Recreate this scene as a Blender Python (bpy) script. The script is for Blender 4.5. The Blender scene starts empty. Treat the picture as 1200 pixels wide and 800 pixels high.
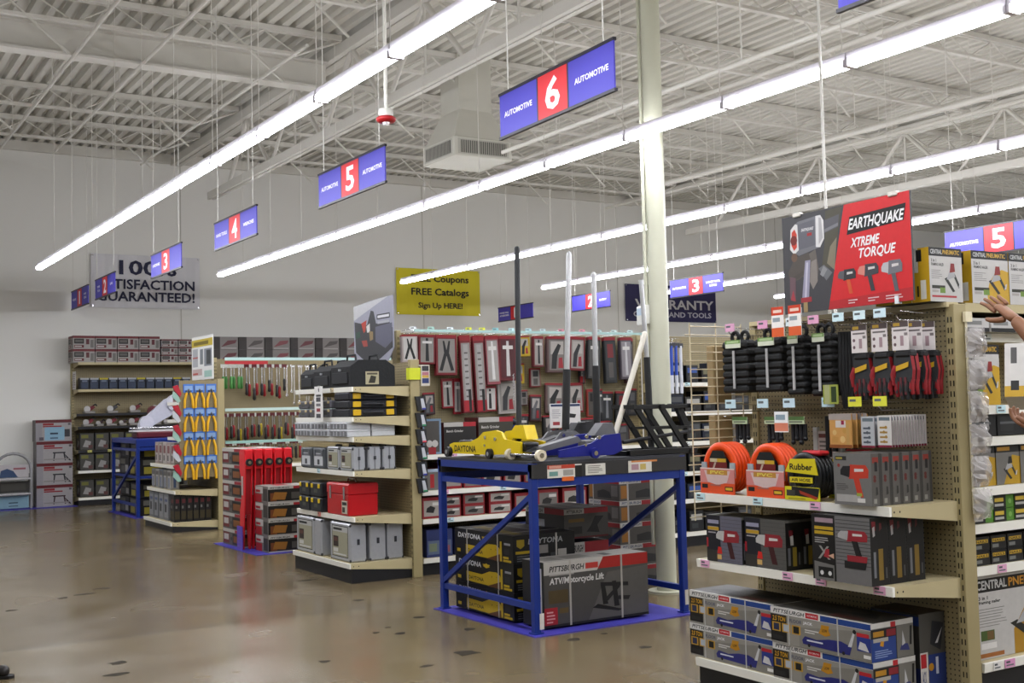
import bpy, math, random
from mathutils import Vector, Matrix, Euler
R = random.Random(7)
S = bpy.context.scene
COL = S.collection
# ------------------------------------------------------------------ camera, world, exposure
YAW, PITCH, ROLL, FPX = .55772, .05402, -.02337, 1370.0
cam_data = bpy.data.cameras.new('camera')
cam_data.sensor_width = 36
cam_data.lens = FPX / 1200 * 36
cam_data.clip_start = .05
cam_data.clip_end = 200
cam = bpy.data.objects.new('camera', cam_data)
COL.objects.link(cam)
_f = Vector((math.sin(YAW) * math.cos(PITCH), math.cos(YAW) * math.cos(PITCH), math.sin(PITCH)))
_r = _f.cross(Vector((0, 0, 1))).normalized()
_u = _r.cross(_f)
_r2 = _r * math.cos(ROLL) + _u * math.sin(ROLL)
_u2 = -_r * math.sin(ROLL) + _u * math.cos(ROLL)
cam.matrix_world = Matrix(((_r2.x, _u2.x, -_f.x, 0), (_r2.y, _u2.y, -_f.y, 0), (_r2.z, _u2.z, -_f.z, 1.6), (0, 0, 0, 1)))
S.camera = cam
S.view_settings.view_transform = 'Standard'
S.view_settings.look = 'None'
S.view_settings.gamma = 1
S.view_settings.use_curve_mapping = False
S.view_settings.exposure = 0.0
W = bpy.data.worlds.new('world')
S.world = W
W.use_nodes = True
W.node_tree.nodes['Background'].inputs[0].default_value = (.8, .85, 1, 1)
W.node_tree.nodes['Background'].inputs[1].default_value = .02
TUBE_POWER = 55.0
TUBE_COLOR = (.95, .97, 1.03)
S.cycles.max_bounces = 6
S.cycles.diffuse_bounces = 4
S.cycles.glossy_bounces = 3
S.cycles.transmission_bounces = 4
S.cycles.transparent_max_bounces = 8
S.cycles.sample_clamp_indirect = 4
S.cycles.use_denoising = True
# ------------------------------------------------------------------ materials
def lin(h):
    h = h.lstrip('#')
    out = []
    for i in (0, 2, 4):
        c = int(h[i:i + 2], 16) / 255
        out.append(c / 12.92 if c <= .04045 else ((c + .055) / 1.055) ** 2.4)
    return tuple(out)
MATS = {}
def M(col, rough=.5, metal=0.0, noise=.08, scale=30.0, bump=0.0, spec=.4, kind='', tone=1.0):
    key = (col, rough, metal, noise, scale, bump, spec, kind, tone)
    if key in MATS: return MATS[key]
    m = bpy.data.materials.new(kind or ('paint_' + col.lstrip('#')))
    m.use_nodes = True
    nt = m.node_tree
    b = nt.nodes['Principled BSDF']
    c = lin(col) if tone == 1.0 else tuple(tone * x * max(lin(col)) ** .45 for x in lin(col))
    m['spec'] = (col + '|%g' % rough)
    b.inputs['Roughness'].default_value = rough
    b.inputs['Metallic'].default_value = metal
    b.inputs['Specular IOR Level'].default_value = spec
    tc = nt.nodes.new('ShaderNodeTexCoord')
    n = nt.nodes.new('ShaderNodeTexNoise')
    n.inputs['Scale'].default_value = scale
    n.inputs['Detail'].default_value = 3
    nt.links.new(tc.outputs['Object'], n.inputs['Vector'])
    r = nt.nodes.new('ShaderNodeMapRange')
    r.inputs['To Min'].default_value = 1 - noise
    r.inputs['To Max'].default_value = 1 + noise
    nt.links.new(n.outputs['Fac'], r.inputs['Value'])
    v = nt.nodes.new('ShaderNodeVectorMath'); v.operation = 'SCALE'
    v.inputs[0].default_value = c
    nt.links.new(r.outputs[0], v.inputs['Scale'])
    nt.links.new(v.outputs[0], b.inputs['Base Color'])
    if bump:
        bp = nt.nodes.new('ShaderNodeBump')
        bp.inputs['Strength'].default_value = bump
        bp.inputs['Distance'].default_value = .01
        nt.links.new(n.outputs['Fac'], bp.inputs['Height'])
        nt.links.new(bp.outputs[0], b.inputs['Normal'])
    if kind == 'clear_plastic':
        b.inputs['Transmission Weight'].default_value = .0
        b.inputs['Alpha'].default_value = .42
    MATS[key] = m
    return m
def emis(name, col, st):
    m = bpy.data.materials.new(name); m.use_nodes = True
    nt = m.node_tree; nt.nodes.clear()
    o = nt.nodes.new('ShaderNodeOutputMaterial'); e = nt.nodes.new('ShaderNodeEmission')
    e.inputs[0].default_value = (*col, 1); e.inputs[1].default_value = st
    nt.links.new(e.outputs[0], o.inputs[0])
    m.cycles.emission_sampling = 'FRONT'
    return m
def math_node(nt, op, a, b=None):
    n = nt.nodes.new('ShaderNodeMath'); n.operation = op
    for i, x in enumerate((a, b)):
        if x is None: continue
        if isinstance(x, (int, float)): n.inputs[i].default_value = x
        else: nt.links.new(x, n.inputs[i])
    return n.outputs[0]
def pegboard(axis, col='#887b5a'):
    key = ('peg', axis, col)
    if key in MATS: return MATS[key]
    m = bpy.data.materials.new('pegboard'); m.use_nodes = True
    nt = m.node_tree; b = nt.nodes['Principled BSDF']; b.inputs['Roughness'].default_value = .55
    tc = nt.nodes.new('ShaderNodeTexCoord'); sp = nt.nodes.new('ShaderNodeSeparateXYZ')
    nt.links.new(tc.outputs['Object'], sp.inputs[0])
    d = []
    for a in (axis, 'Z'):
        fr = math_node(nt, 'FRACT', math_node(nt, 'MULTIPLY', sp.outputs[a], 39.37))
        q = math_node(nt, 'SUBTRACT', fr, .5)
        d.append(math_node(nt, 'MULTIPLY', q, q))
    hole = math_node(nt, 'LESS_THAN', math_node(nt, 'ADD', d[0], d[1]), .03)
    mx = nt.nodes.new('ShaderNodeMix'); mx.data_type = 'RGBA'
    nt.links.new(hole, mx.inputs['Factor'])
    mx.inputs['A'].default_value = (*lin(col), 1); mx.inputs['B'].default_value = (*lin('#2c281f'), 1)
    nt.links.new(mx.outputs['Result'], b.inputs['Base Color'])
    MATS[key] = m
    return m
def concrete():
    m = bpy.data.materials.new('polished_concrete'); m.use_nodes = True
    nt = m.node_tree; b = nt.nodes['Principled BSDF']
    tc = nt.nodes.new('ShaderNodeTexCoord')
    def noise(s, d, rough=.6):
        n = nt.nodes.new('ShaderNodeTexNoise'); n.inputs['Scale'].default_value = s; n.inputs['Detail'].default_value = d
        n.inputs['Roughness'].default_value = rough
        nt.links.new(tc.outputs['Object'], n.inputs['Vector']); return n.outputs['Fac']
    def ramp(fac, stops):
        r = nt.nodes.new('ShaderNodeValToRGB'); nt.links.new(fac, r.inputs[0])
        while len(r.color_ramp.elements) < len(stops): r.color_ramp.elements.new(.5)
        for e, (p, c) in zip(r.color_ramp.elements, stops): e.position = p; e.color = (*lin(c), 1)
        return r.outputs[0]
    def mix(f, a, bb, mode='MIX'):
        x = nt.nodes.new('ShaderNodeMix'); x.data_type = 'RGBA'; x.blend_type = mode
        for k, v in (('Factor', f), ('A', a), ('B', bb)):
            if isinstance(v, (int, float)): x.inputs[k].default_value = v
            elif isinstance(v, str): x.inputs[k].default_value = (*lin(v), 1)
            else: nt.links.new(v, x.inputs[k])
        return x.outputs['Result']
    big = ramp(noise(.5, 2, .5), [(.3, '#6c5f46'), (.52, '#71644b'), (.72, '#776a51')])
    fine = ramp(noise(2.6, 2, .5), [(.3, '#f2efe9'), (.7, '#ffffff')])
    c = mix(.6, big, fine, 'MULTIPLY')
    sp = nt.nodes.new('ShaderNodeSeparateXYZ'); nt.links.new(tc.outputs['Object'], sp.inputs[0])
    near = math_node(nt, 'LESS_THAN', sp.outputs['Y'], 8.72)     # the two pours meet at a joint
    far = math_node(nt, 'SUBTRACT', 1.0, near)
    c = mix(far, c, mix(1.0, c, '#e6e3e0', 'MULTIPLY'))
    dj = math_node(nt, 'ABSOLUTE', math_node(nt, 'SUBTRACT', sp.outputs['Y'], 8.72))
    c = mix(math_node(nt, 'MULTIPLY', math_node(nt, 'LESS_THAN', dj, .022), .8), c, '#4a4436')
    nt.links.new(c, b.inputs['Base Color'])
    r = nt.nodes.new('ShaderNodeMapRange'); nt.links.new(noise(1.3, 1), r.inputs['Value'])
    r.inputs['From Min'].default_value = .3; r.inputs['From Max'].default_value = .7
    r.inputs['To Min'].default_value = .17; r.inputs['To Max'].default_value = .28
    nt.links.new(r.outputs[0], b.inputs['Roughness'])
    b.inputs['Specular IOR Level'].default_value = .5
    return m
PRINT = .93                     # printed board: deeper inks than the swatch colours used below
CREAM = M('#b9ac86', .5, 0, .05, 8)
LIP = M('#eceae1', .45, 0, .04, 12)
BLACKP = M('#17171a', .5)
TAN = M('#9d9069', .5, 0, .05, 6)
STEELW = M('#d3d0c8', .5, 0, .05, 2)
WHITEP = M('#d6d3cb', .6, 0, .03, 1.5)
CHROME = M('#c9c9cc', .22, 1.0, .04)
DSTEEL = M('#3a3a3d', .4, .6)
BLUE = M('#18307f', .4, 0, .06, 10)
# ------------------------------------------------------------------ mesh builder
FONT_CACHE = {}
def glyphs(s, bold):
    k = (s, bold)
    if k not in FONT_CACHE:
        cu = bpy.data.curves.new('t', 'FONT'); cu.body = s; cu.size = 1; cu.resolution_u = 2
        cu.offset = .024 if bold else .004
        o = bpy.data.objects.new('t', cu); COL.objects.link(o)
        bpy.context.view_layer.update()
        me = bpy.data.meshes.new_from_object(o.evaluated_get(bpy.context.evaluated_depsgraph_get()))
        vs = [(v.co.x, v.co.y) for v in me.vertices]; fs = [tuple(p.vertices) for p in me.polygons]
        bpy.data.objects.remove(o); bpy.data.curves.remove(cu); bpy.data.meshes.remove(me)
        x0 = min(v[0] for v in vs); x1 = max(v[0] for v in vs); y0 = min(v[1] for v in vs); y1 = max(v[1] for v in vs)
        FONT_CACHE[k] = ([((x - x0), (y - y0)) for x, y in vs], fs, x1 - x0, y1 - y0)
    return FONT_CACHE[k]
class B:
    def __init__(s): s.v = []; s.f = []; s.m = []; s.mats = []; s.sm = []
    def mi(s, m):
        if isinstance(m, str): m = M(m, tone=PRINT)
        if m not in s.mats: s.mats.append(m)
        return s.mats.index(m)
    def add(s, vs, fs, m, smooth=False):
        b = len(s.v); i = s.mi(m)
        s.v += [tuple(x) for x in vs]
        for f in fs: s.f.append(tuple(b + k for k in f)); s.m.append(i); s.sm.append(smooth)
        return s
    def box(s, a, c, m, ch=0.0):
        lo = [min(p, q) for p, q in zip(a, c)]; hi = [max(p, q) for p, q in zip(a, c)]
        if not ch:
            vs = [(x, y, z) for x in (lo[0], hi[0]) for y in (lo[1], hi[1]) for z in (lo[2], hi[2])]
            return s.add(vs, [(0, 1, 3, 2), (4, 6, 7, 5), (0, 4, 5, 1), (2, 3, 7, 6), (0, 2, 6, 4), (1, 5, 7, 3)], m)
        ch = min(ch, *[(h - l) * .45 for l, h in zip(lo, hi)])
        vs = []; idx = {}
        for sx in (0, 1):
            for sy in (0, 1):
                for sz in (0, 1):
                    p = [(lo, hi)[t][k] for k, t in enumerate((sx, sy, sz))]
                    for ax in range(3):
                        q = list(p)
                        for k, t in enumerate((sx, sy, sz)):
                            if k != ax: q[k] += ch if t == 0 else -ch
                        idx[(sx, sy, sz, ax)] = len(vs); vs.append(tuple(q))
        fs = []
        for ax in range(3):
            o = [k for k in range(3) if k != ax]
            for t in (0, 1):
                f = []
                for (p, q) in ((0, 0), (1, 0), (1, 1), (0, 1)):
                    c3 = [0, 0, 0]; c3[ax] = t; c3[o[0]] = p; c3[o[1]] = q
                    f.append(idx[(*c3, ax)])
                fs.append(f)
            for p in (0, 1):
                for q in (0, 1):
                    e = []
                    for t in (0, 1):
                        c3 = [0, 0, 0]; c3[ax] = t; c3[o[0]] = p; c3[o[1]] = q; e.append(c3)
                    fs.append([idx[(*e[0], o[0])], idx[(*e[0], o[1])], idx[(*e[1], o[1])], idx[(*e[1], o[0])]])
        for sx in (0, 1):
            for sy in (0, 1):
                for sz in (0, 1): fs.append([idx[(sx, sy, sz, k)] for k in range(3)])
        cx = Vector([(l + h) / 2 for l, h in zip(lo, hi)])
        out = []
        for f in fs:
            ps = [Vector(vs[k]) for k in f]
            n = (ps[1] - ps[0]).cross(ps[2] - ps[0])
            out.append(f if n.dot(sum(ps, Vector()) / len(ps) - cx) > 0 else f[::-1])
        return s.add(vs, out, m)
    def cyl(s, p, q, r, m, n=12, r2=None, caps=True):
        p = Vector(p); q = Vector(q); d = (q - p).normalized()
        a = d.orthogonal().normalized(); b = d.cross(a); r2 = r if r2 is None else r2
        vs = [p + (a * math.cos(t) + b * math.sin(t)) * r for t in [2 * math.pi * k / n for k in range(n)]]
        vs += [q + (a * math.cos(t) + b * math.sin(t)) * r2 for t in [2 * math.pi * k / n for k in range(n)]]
        s.add(vs, [(k, (k + 1) % n, n + (k + 1) % n, n + k) for k in range(n)], m, True)
        if caps: s.add(vs, [tuple(range(n))[::-1], tuple(range(n, 2 * n))], m)
        return s
    def tube(s, pts, r, m, n=8, closed=False):
        pts = [Vector(p) for p in pts]; N = len(pts); vs = []
        prev = None
        for i, p in enumerate(pts):
            a = pts[(i - 1) % N] if (closed or i) else p; c = pts[(i + 1) % N] if (closed or i < N - 1) else p
            d = (c - a).normalized()
            u = d.orthogonal().normalized() if prev is None else (prev - d * prev.dot(d)).normalized()
            prev = u; w = d.cross(u)
            rr = r[i] if isinstance(r, (list, tuple)) else r
            vs += [p + (u * math.cos(t) + w * math.sin(t)) * rr for t in [2 * math.pi * k / n for k in range(n)]]
        fs = []
        for i in range(N if closed else N - 1):
            j = (i + 1) % N
            fs += [(i * n + k, i * n + (k + 1) % n, j * n + (k + 1) % n, j * n + k) for k in range(n)]
        s.add(vs, fs, m, True)
        if not closed: s.add(vs, [tuple(range(n))[::-1], tuple(range((N - 1) * n, N * n))], m)
        return s
    def prism(s, poly, fr, d, m, sm=None):
        """2D outline in frame fr=(origin,u,v,n), extruded along n by d"""
        o, u, v, n = [Vector(x) for x in fr]; k = len(poly)
        a = [o + u * x + v * y for x, y in poly]; b = [p + n * d for p in a]
        s.add(a + b, [tuple(range(k))[::-1], tuple(range(k, 2 * k))], m)
        return s.add(a + b, [(i, (i + 1) % k, k + (i + 1) % k, k + i) for i in range(k)], sm or m)
    def lathe(s, prof, o, ax, m, n=20):
        o = Vector(o); ax = Vector(ax).normalized(); a = ax.orthogonal().normalized(); b = ax.cross(a); vs = []
        for r, h in prof: vs += [o + ax * h + (a * math.cos(t) + b * math.sin(t)) * r for t in [2 * math.pi * k / n for k in range(n)]]
        fs = [(i * n + k, i * n + (k + 1) % n, (i + 1) * n + (k + 1) % n, (i + 1) * n + k) for i in range(len(prof) - 1) for k in range(n)]
        return s.add(vs, fs, m, True)
    def torus(s, c, ax, r1, r2, m, n=28, k=12, sq=1.0):
        c = Vector(c); ax = Vector(ax).normalized(); a = ax.orthogonal().normalized(); b = ax.cross(a); vs = []
        for i in range(n):
            t = 2 * math.pi * i / n; d = a * math.cos(t) + b * math.sin(t)
            for j in range(k):
                w = 2 * math.pi * j / k
                vs.append(c + d * (r1 + r2 * math.cos(w)) + ax * (r2 * sq * math.sin(w)))
        fs = [(i * k + j, ((i + 1) % n) * k + j, ((i + 1) % n) * k + (j + 1) % k, i * k + (j + 1) % k) for i in range(n) for j in range(k)]
        return s.add(vs, fs, m, True)
    def ball(s, c, r, m, n=12, k=8):
        c = Vector(c); rx, ry, rz = r if isinstance(r, (tuple, list)) else (r, r, r)
        vs = [c + Vector((rx * math.sin(math.pi * j / k) * math.cos(2 * math.pi * i / n), ry * math.sin(math.pi * j / k) * math.sin(2 * math.pi * i / n), rz * math.cos(math.pi * j / k))) for j in range(k + 1) for i in range(n)]
        return s.add(vs, [(j * n + i, (j + 1) * n + i, (j + 1) * n + (i + 1) % n, j * n + (i + 1) % n) for j in range(k) for i in range(n)], m, True)
    def art(s, fr, w, h, items, lift=.0004):
        """printed artwork on a face: r=rect p=polygon c=disc t=text, in 0..1 of the face"""
        o, u, v = [Vector(x) for x in fr[:3]]; n = u.cross(v)
        for k, it in enumerate(items):
            z = n * lift * (1 + k * .12)
            P = lambda x, y: o + u * (x * w) + v * (y * h) + z
            if it[0] == 'r':
                _, x0, y0, x1, y1, c = it
                s.add([P(x0, y0), P(x1, y0), P(x1, y1), P(x0, y1)], [(0, 1, 2, 3)], c)
            elif it[0] == 'p':
                s.add([P(*q) for q in it[1]], [tuple(range(len(it[1])))], it[2])
            elif it[0] == 'c':
                _, x, y, r, c = it; nn = 18
                s.add([P(x, y) + u * (r * h * math.cos(2 * math.pi * i / nn)) + v * (r * h * math.sin(2 * math.pi * i / nn)) for i in range(nn)], [tuple(range(nn))], c)
            elif it[0] == 't':          # text, x0, y0, x1, y1, colour, bold, shear
                _, tx, x0, y0, x1, y1, c = it[:7]
                vs, fs, gw, gh = glyphs(tx, it[7] if len(it) > 7 else True)
                sh = it[8] if len(it) > 8 else 0
                s.add([P(x0 + a / gw * (x1 - x0), y0 + b / gh * (y1 - y0)) + u * (sh * b / gh * (y1 - y0) * h) for a, b in vs], fs, c)
        return s
    def build(s, name, parent=None, loc=None, rotz=0.0):
        me = bpy.data.meshes.new(name)
        me.from_pydata(s.v, [], s.f)
        for m in s.mats: me.materials.append(m)
        me.polygons.foreach_set('material_index', s.m)
        me.polygons.foreach_set('use_smooth', s.sm)
        me.update()
        o = bpy.data.objects.new(name, me); COL.objects.link(o)
        if parent: o.parent = parent
        if loc: o.location = loc
        o.rotation_euler.z = rotz
        return o
def tag(o, label, cat, group=None, kind=None):
    o['label'] = label; o['category'] = cat
    if group: o['group'] = group
    if kind: o['kind'] = kind
    return o
def struct(b, name):
    o = b.build(name); o['kind'] = 'structure'; return o
def thing(name, label, cat, loc=(0, 0, 0), rotz=0.0, group=None):
    o = bpy.data.objects.new(name, None); COL.objects.link(o)
    o.empty_display_size = .1
    o.location = loc; o.rotation_euler.z = rotz
    return tag(o, label, cat, group)
def dup(o, loc=None, label=None, rotz=None, group=None):
    c = o.copy(); COL.objects.link(c)
    if loc is not None: c.location = loc
    if rotz is not None: c.rotation_euler.z = rotz
    if label: c['label'] = label
    if group: c['group'] = group
    for ch in list(o.children):
        d = ch.copy(); COL.objects.link(d); d.parent = c
        for g in list(ch.children):
            e = g.copy(); COL.objects.link(e); e.parent = d
    return c
ORD = 'first second third fourth fifth sixth seventh eighth ninth tenth eleventh twelfth thirteenth fourteenth fifteenth sixteenth seventeenth eighteenth nineteenth twentieth'.split()
def nth(i):
    if i < 20: return ORD[i]
    T = {2: 'twenty', 3: 'thirty', 4: 'forty', 5: 'fifty'}[(i + 1) // 10]
    return T + '-' + ORD[(i + 1) % 10 - 1] if (i + 1) % 10 else {20: 'twentieth', 30: 'thirtieth', 40: 'fortieth'}[i + 1]
# frames of a box standing on its base centre: W (faces -X), S (faces -Y), T (top, read from -X), TS (top, read from -Y)
def carton(dx, dy, dz, base, W=(), Sd=(), T=(), TS=(), ch=.003):
    b = B(); x = dx / 2; y = dy / 2
    if 'spec' in base: q = base['spec'].split('|'); base = M(q[0], float(q[1]), tone=PRINT)
    b.box((-x, -y, 0), (x, y, dz), base, ch)
    if W: b.art(((-x, y, 0), (0, -1, 0), (0, 0, 1)), dy, dz, W)
    if Sd: b.art(((-x, -y, 0), (1, 0, 0), (0, 0, 1)), dx, dz, Sd)
    if T: b.art(((-x, y, dz), (0, -1, 0), (1, 0, 0)), dy, dx, T)
    if TS: b.art(((-x, -y, dz), (1, 0, 0), (0, 1, 0)), dx, dy, TS)
    return b
def lines(x0, x1, y0, y1, n, c, fill=.45, seed=1):
    rr = random.Random(seed); h = (y1 - y0) / n
    return [('r', x0, y0 + h * i + h * .2, x0 + (x1 - x0) * rr.uniform(.65, 1), y0 + h * i + h * (.2 + fill), c) for i in range(n)]
# ------------------------------------------------------------------ the building
XW, XE, YS, YN, ZD = -7.0, 34.0, -6.0, 22.15, 6.5
CONC = concrete()
b = B(); b.box((XW, YS, -.2), (XE, YN, 0), CONC)
rr = random.Random(3)
for x, y, sx, sy in ((3.77, 6.70, .10, .09), (4.57, 6.62, .06, .05), (4.85, 6.66, .03, .03), (4.19, 7.39, .06, .05), (4.13, 8.05, .05, .04), (3.73, 7.56, .05, .04), (3.60, 7.70, .03, .03), (3.76, 7.82, .03, .02),
                     (1.85, 7.85, .07, .06), (1.76, 7.5, .09, .05), (4.09, 9.08, .05, .06), (2.93, 7.04, .05, .04), (4.2, 10.45, .12, .05), (1.61, 10.5, .06, .04), (2.3, 11.0, .1, .05), (2.1, 10.9, .05, .06), (2.5, 11.25, .08, .05), (3.39, 6.52, .05, .03), (4.79, 6.13, .05, .04)):
    n = 11; pts = []
    for k in range(n):
        t = 2 * math.pi * k / n; q = rr.uniform(.55, 1.15)
        pts.append((x + sx * q * math.cos(t), y + sy * q * math.sin(t), .0006))
    b.add(pts, [tuple(range(n))], M('#3a352d', .8, 0, .1, 20, 0, .08))
struct(b, 'floor')
WALLM = M('#e3e2dd', .75, 0, .02, .6)
for nm, a, c in (('wall_back', (XW, YN, 0), (XE, YN + .2, 7)), ('wall_front', (XW, YS - .2, 0), (XE, YS, 7)),
                 ('wall_left', (XW - .2, YS, 0), (XW, YN, 7)), ('wall_right', (XE, YS, 0), (XE + .2, YN, 7))):
    bb = B().box(a, c, WALLM)
    if nm == 'wall_back':                                   # panel joints in the tilt-up wall
        for k in range(7):
            x = 1.2 + k * 5.2
            bb.box((x, YN - .004, 0), (x + .02, YN, 6.45), M('#bdbab1', .8, 0, .02, 1))
    struct(bb, nm)
b = B()                                                     # fluted steel roof deck, flutes run along Y
p = .19; vs = []; x = XW
prof = []
while x < XE:
    prof += [(x, ZD), (x + .085, ZD), (x + .1, ZD + .075), (x + .175, ZD + .075)]; x += p
for (px, pz) in prof: vs += [(px, YS, pz), (px, YN, pz)]
DECK = M('#cbc8bf', .6, 0, .08, .9)
b.add(vs, [(2 * i, 2 * i + 2, 2 * i + 3, 2 * i + 1) for i in range(len(prof) - 1)], DECK)
b.box((XW, YS, ZD + .12), (XE, YN, ZD + .2), DECK)
struct(b, 'ceiling')
b = B().box((XW, YN - .1, 6.33), (XE, YN, 6.5), STEELW)
struct(b, 'trim_1')
# girders on the column lines, run along Y
def girder(x, y0, y1, label):
    b = B(); zb, zt = 5.32, 6.32
    for s in (-.07, .012): b.box((x + s, y0, zb - .03), (x + s + .058, y1, zb + .09), STEELW)
    for s in (-.1, .012): b.box((x + s, y0, zt - .04), (x + s + .09, YN - .1, zt + .1), STEELW)
    g = tag(b.build('roof_girder'), label, 'girder')
    w = B(); y = 19.9 - .9; k = 0; d = 1.02
    while y - d > y0:
        w.cyl((x, y, zb), (x, y - d, zt), .028 if k % 2 else .036, STEELW, 6)
        w.cyl((x, y - d, zt), (x, y - 2 * d, zb), .036, STEELW, 6)
        w.cyl((x, y - d, zt), (x, y - d, zb + .05), .018, STEELW, 5); y -= 2 * d; k += 1
    w.build('girder_web', g)
    return g
girder(6.3, -5, 19.9, 'white open web roof girder passing over the round cream column')
girder(17.1, -5, 19.9, 'white open web roof girder behind the red tool sign board')
# joists along X, bearing on the girders
def joist(xa, xb, y):
    b = B(); zt, zb = 6.42, 6.16
    b.box((xa, y - .05, zt), (xb, y - .012, zt + .07), STEELW); b.box((xa, y + .012, zt), (xb, y + .05, zt + .07), STEELW)
    b.box((xa + .6, y - .035, zb - .02), (xb - .6, y + .035, zb + .02), STEELW)
    n = int((xb - xa - 1.2) / .45 / 2) * 2; st = (xb - xa - 1.2) / n; pts = []
    for k in range(n + 1): pts.append((xa + .6 + st * k, y, zb if k % 2 == 0 else zt))
    for p, q in zip(pts, pts[1:]): b.cyl(p, q, .01, STEELW, 5, caps=False)
    b.cyl((xa, y, zt), pts[0], .018, STEELW, 5); b.cyl((xb, y, zt), pts[-1], .018, STEELW, 5)
    x = xa + 1.1
    while x < xb - 1.2: b.cyl((x, 0, zt), (x + .78, 0, 5.78), .017, STEELW, 5); x += 2.6
    return b
for xa, xb, wh in ((-6.9, 6.18, 'to the aisle side of the cream column'), (6.42, 16.98, 'between the two girders'), (17.22, 33.9, 'beyond the second girder')):
    proto = None
    for k in range(10):
        y = 20.15 - 2.05 * k
        if xa < 0 and k == 2: continue
        if proto is None:
            proto = joist(xa, xb, 0).build('roof_joist', None, (0, y, 0))
            tag(proto, 'thin white open web steel roof joist ' + wh, 'joist', 'roof joists ' + wh)
        else: dup(proto, (0, y, 0))
b = B(); y = 14.56                                          # deep solid beam across the aisle bay
b.box((-6.9, y - .012, 5.92), (6.2, y + .012, 6.28), STEELW); b.box((-6.9, y - .12, 5.9), (6.2, y + .12, 5.93), STEELW); b.box((-6.9, y - .1, 6.25), (6.2, y + .1, 6.28), STEELW)
tag(b.build('roof_beam'), 'deep solid pale roof beam spanning the aisle under the deck', 'beam')
b = B(); b.box((6.4, 8.5, 5.78), (9.0, 8.53, 6.1), STEELW); b.box((6.4, 8.42, 5.76), (9.0, 8.62, 5.79), STEELW)
tag(b.build('roof_beam'), 'short pale steel beam running from the cream column', 'beam')
b = B(); b.box((8.98, 6.0, 5.8), (9.06, 8.6, 6.1), STEELW); b.box((8.92, 6.0, 5.78), (9.12, 8.6, 5.81), STEELW)
tag(b.build('roof_beam'), 'pale steel beam meeting the short one beside the column at its end', 'beam')
for x, y0, y1, z, r, lab in ((3.72, -5, 19.9, 5.9, .022, 'white bridging pipe crossing under the deep roof beam'), (5.1, 12.5, 19.9, 5.8, .02, 'thin white bridging rod near the lit lamp row over the aisle'),
                       (2.92, 8, 20.1, 5.9, .022, 'thin white bridging rod farthest from the cream column'), (7.6, -4, 12.3, 4.75, .026, 'white sprinkler pipe passing beside the air diffuser'),
                       (12.4, -4, 15.5, 5.2, .04, 'long white sprinkler pipe below the joists past the cream column'), (12.75, 3, 15.5, 5.34, .022, 'thin white conduit running above the long sprinkler pipe'),
                       (10.6, -4, 16.6, 5.75, .03, 'white pipe hung high between the two girders'), (14.9, -4, 20, 5.75, .03, 'white pipe hung high beside the second girder')):
    b = B(); b.cyl((x, y0, z), (x, y1, z), r, STEELW, 8)
    t = tag(b.build('ceiling_pipe'), lab, 'pipe')
    yy = y1 - 1.2
    while yy > y0: B().cyl((x, yy, z), (x, yy, ZD), .008, STEELW, 5).build('hanger_rod', t); yy -= 3.1
# round column beside the blue rack, with a conduit and two small boxes
t = thing('support_column', 'round cream steel column rising to the roof behind the blue rack', 'column', (6.31, 7.75, 0))
COLM = M('#bcbca8', .42, 0, .03, 2)
B().cyl((0, 0, 0), (0, 0, 6.3), .083, COLM, 28).build('shaft', t)
B().cyl((0, 0, .0), (0, 0, .02), .16, COLM, 20).box((-.14, -.14, 6.28), (.14, .14, 6.34), COLM).build('base_plate', t)
B().cyl((-.085, .055, .4), (-.085, .055, 6.3), .016, COLM, 8).build('conduit', t)
B().box((-.125, .02, 2.26), (-.075, .09, 2.42), M('#d8d8cf', .5)).build('junction_box', t)
t2 = tag(B().box((-.03, -.045, 0), (.03, .045, .17), M('#e4e4df', .45), .012).box((-.032, -.03, .09), (-.03, .03, .15), M('#b9cbdc', .4)).build('wall_sensor', None, (6.185, 7.82, 2.24)), 'small white sensor box fixed on the side of the cream column', 'sensor box')
# ------------------------------------------------------------------ fluorescent strips, four-foot units end to end
GLOW = emis('lit_tube', TUBE_COLOR, TUBE_POWER)
HOUS = M('#e3dfe8', .45, 0, .02, 3)
L = 1.22
f0 = thing('strip_light', '', 'ceiling light')
b = B()
b.prism([(-.04, .0), (-.04, .045), (-.03, .055), (.03, .055), (.04, .045), (.04, 0)], ((0, 0, 0), (1, 0, 0), (0, 0, 1), (0, 1, 0)), L - .012, HOUS)
b.build('housing', f0)
b = B(); b.prism([(.046, -.001), (.048, -.03), (.034, -.044), (-.034, -.044), (-.048, -.03), (-.046, -.001)], ((0, .02, 0), (1, 0, 0), (0, 0, 1), (0, 1, 0)), L - .05, GLOW); b.build('tube_cover', f0)
for yy in (.0, L - .03): B().box((-.05, yy, -.048), (.05, yy + .018, .0), HOUS).build('end_cap', f0)
h = B(); h.cyl((0, .06, .05), (0, .06, 6.5 - 3.86), .004, STEELW, 5); h.build('hanger_wire', f0)
first = True
ROWS = ((3.28, 'lamp row over the main aisle, first from the blank wall'), (6.08, 'lamp row passing in front of the cream column'), (9.42, 'lamp row whose end crosses the yellow banner'),
        (12.45, 'lamp row just behind the big red sign board'), (15.5, 'fifth lamp row, seen under the others'), (18.6, 'sixth lamp row, deep in the store'), (21.7, 'seventh lamp row, deep in the store'), (.3, 'unseen lamp row added to light the open aisle floor'))  # final row hangs out of view, added to brighten the aisle floor
for x, lab in ROWS:
    g = 'strip lights, ' + lab.split(',')[0]
    for k in range(19):
        y = 18.79 - L * (k + 1)
        if x > 15 and y < 2: continue
        if x < 1 and (k % 2): continue
        lb = 'white strip light in the ' + lab
        if first:
            f0.location = (x, y, 3.86); f0['label'] = lb; f0['group'] = g; first = False
        else: dup(f0, (x, y, 3.86), lb, 0, g)
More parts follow.
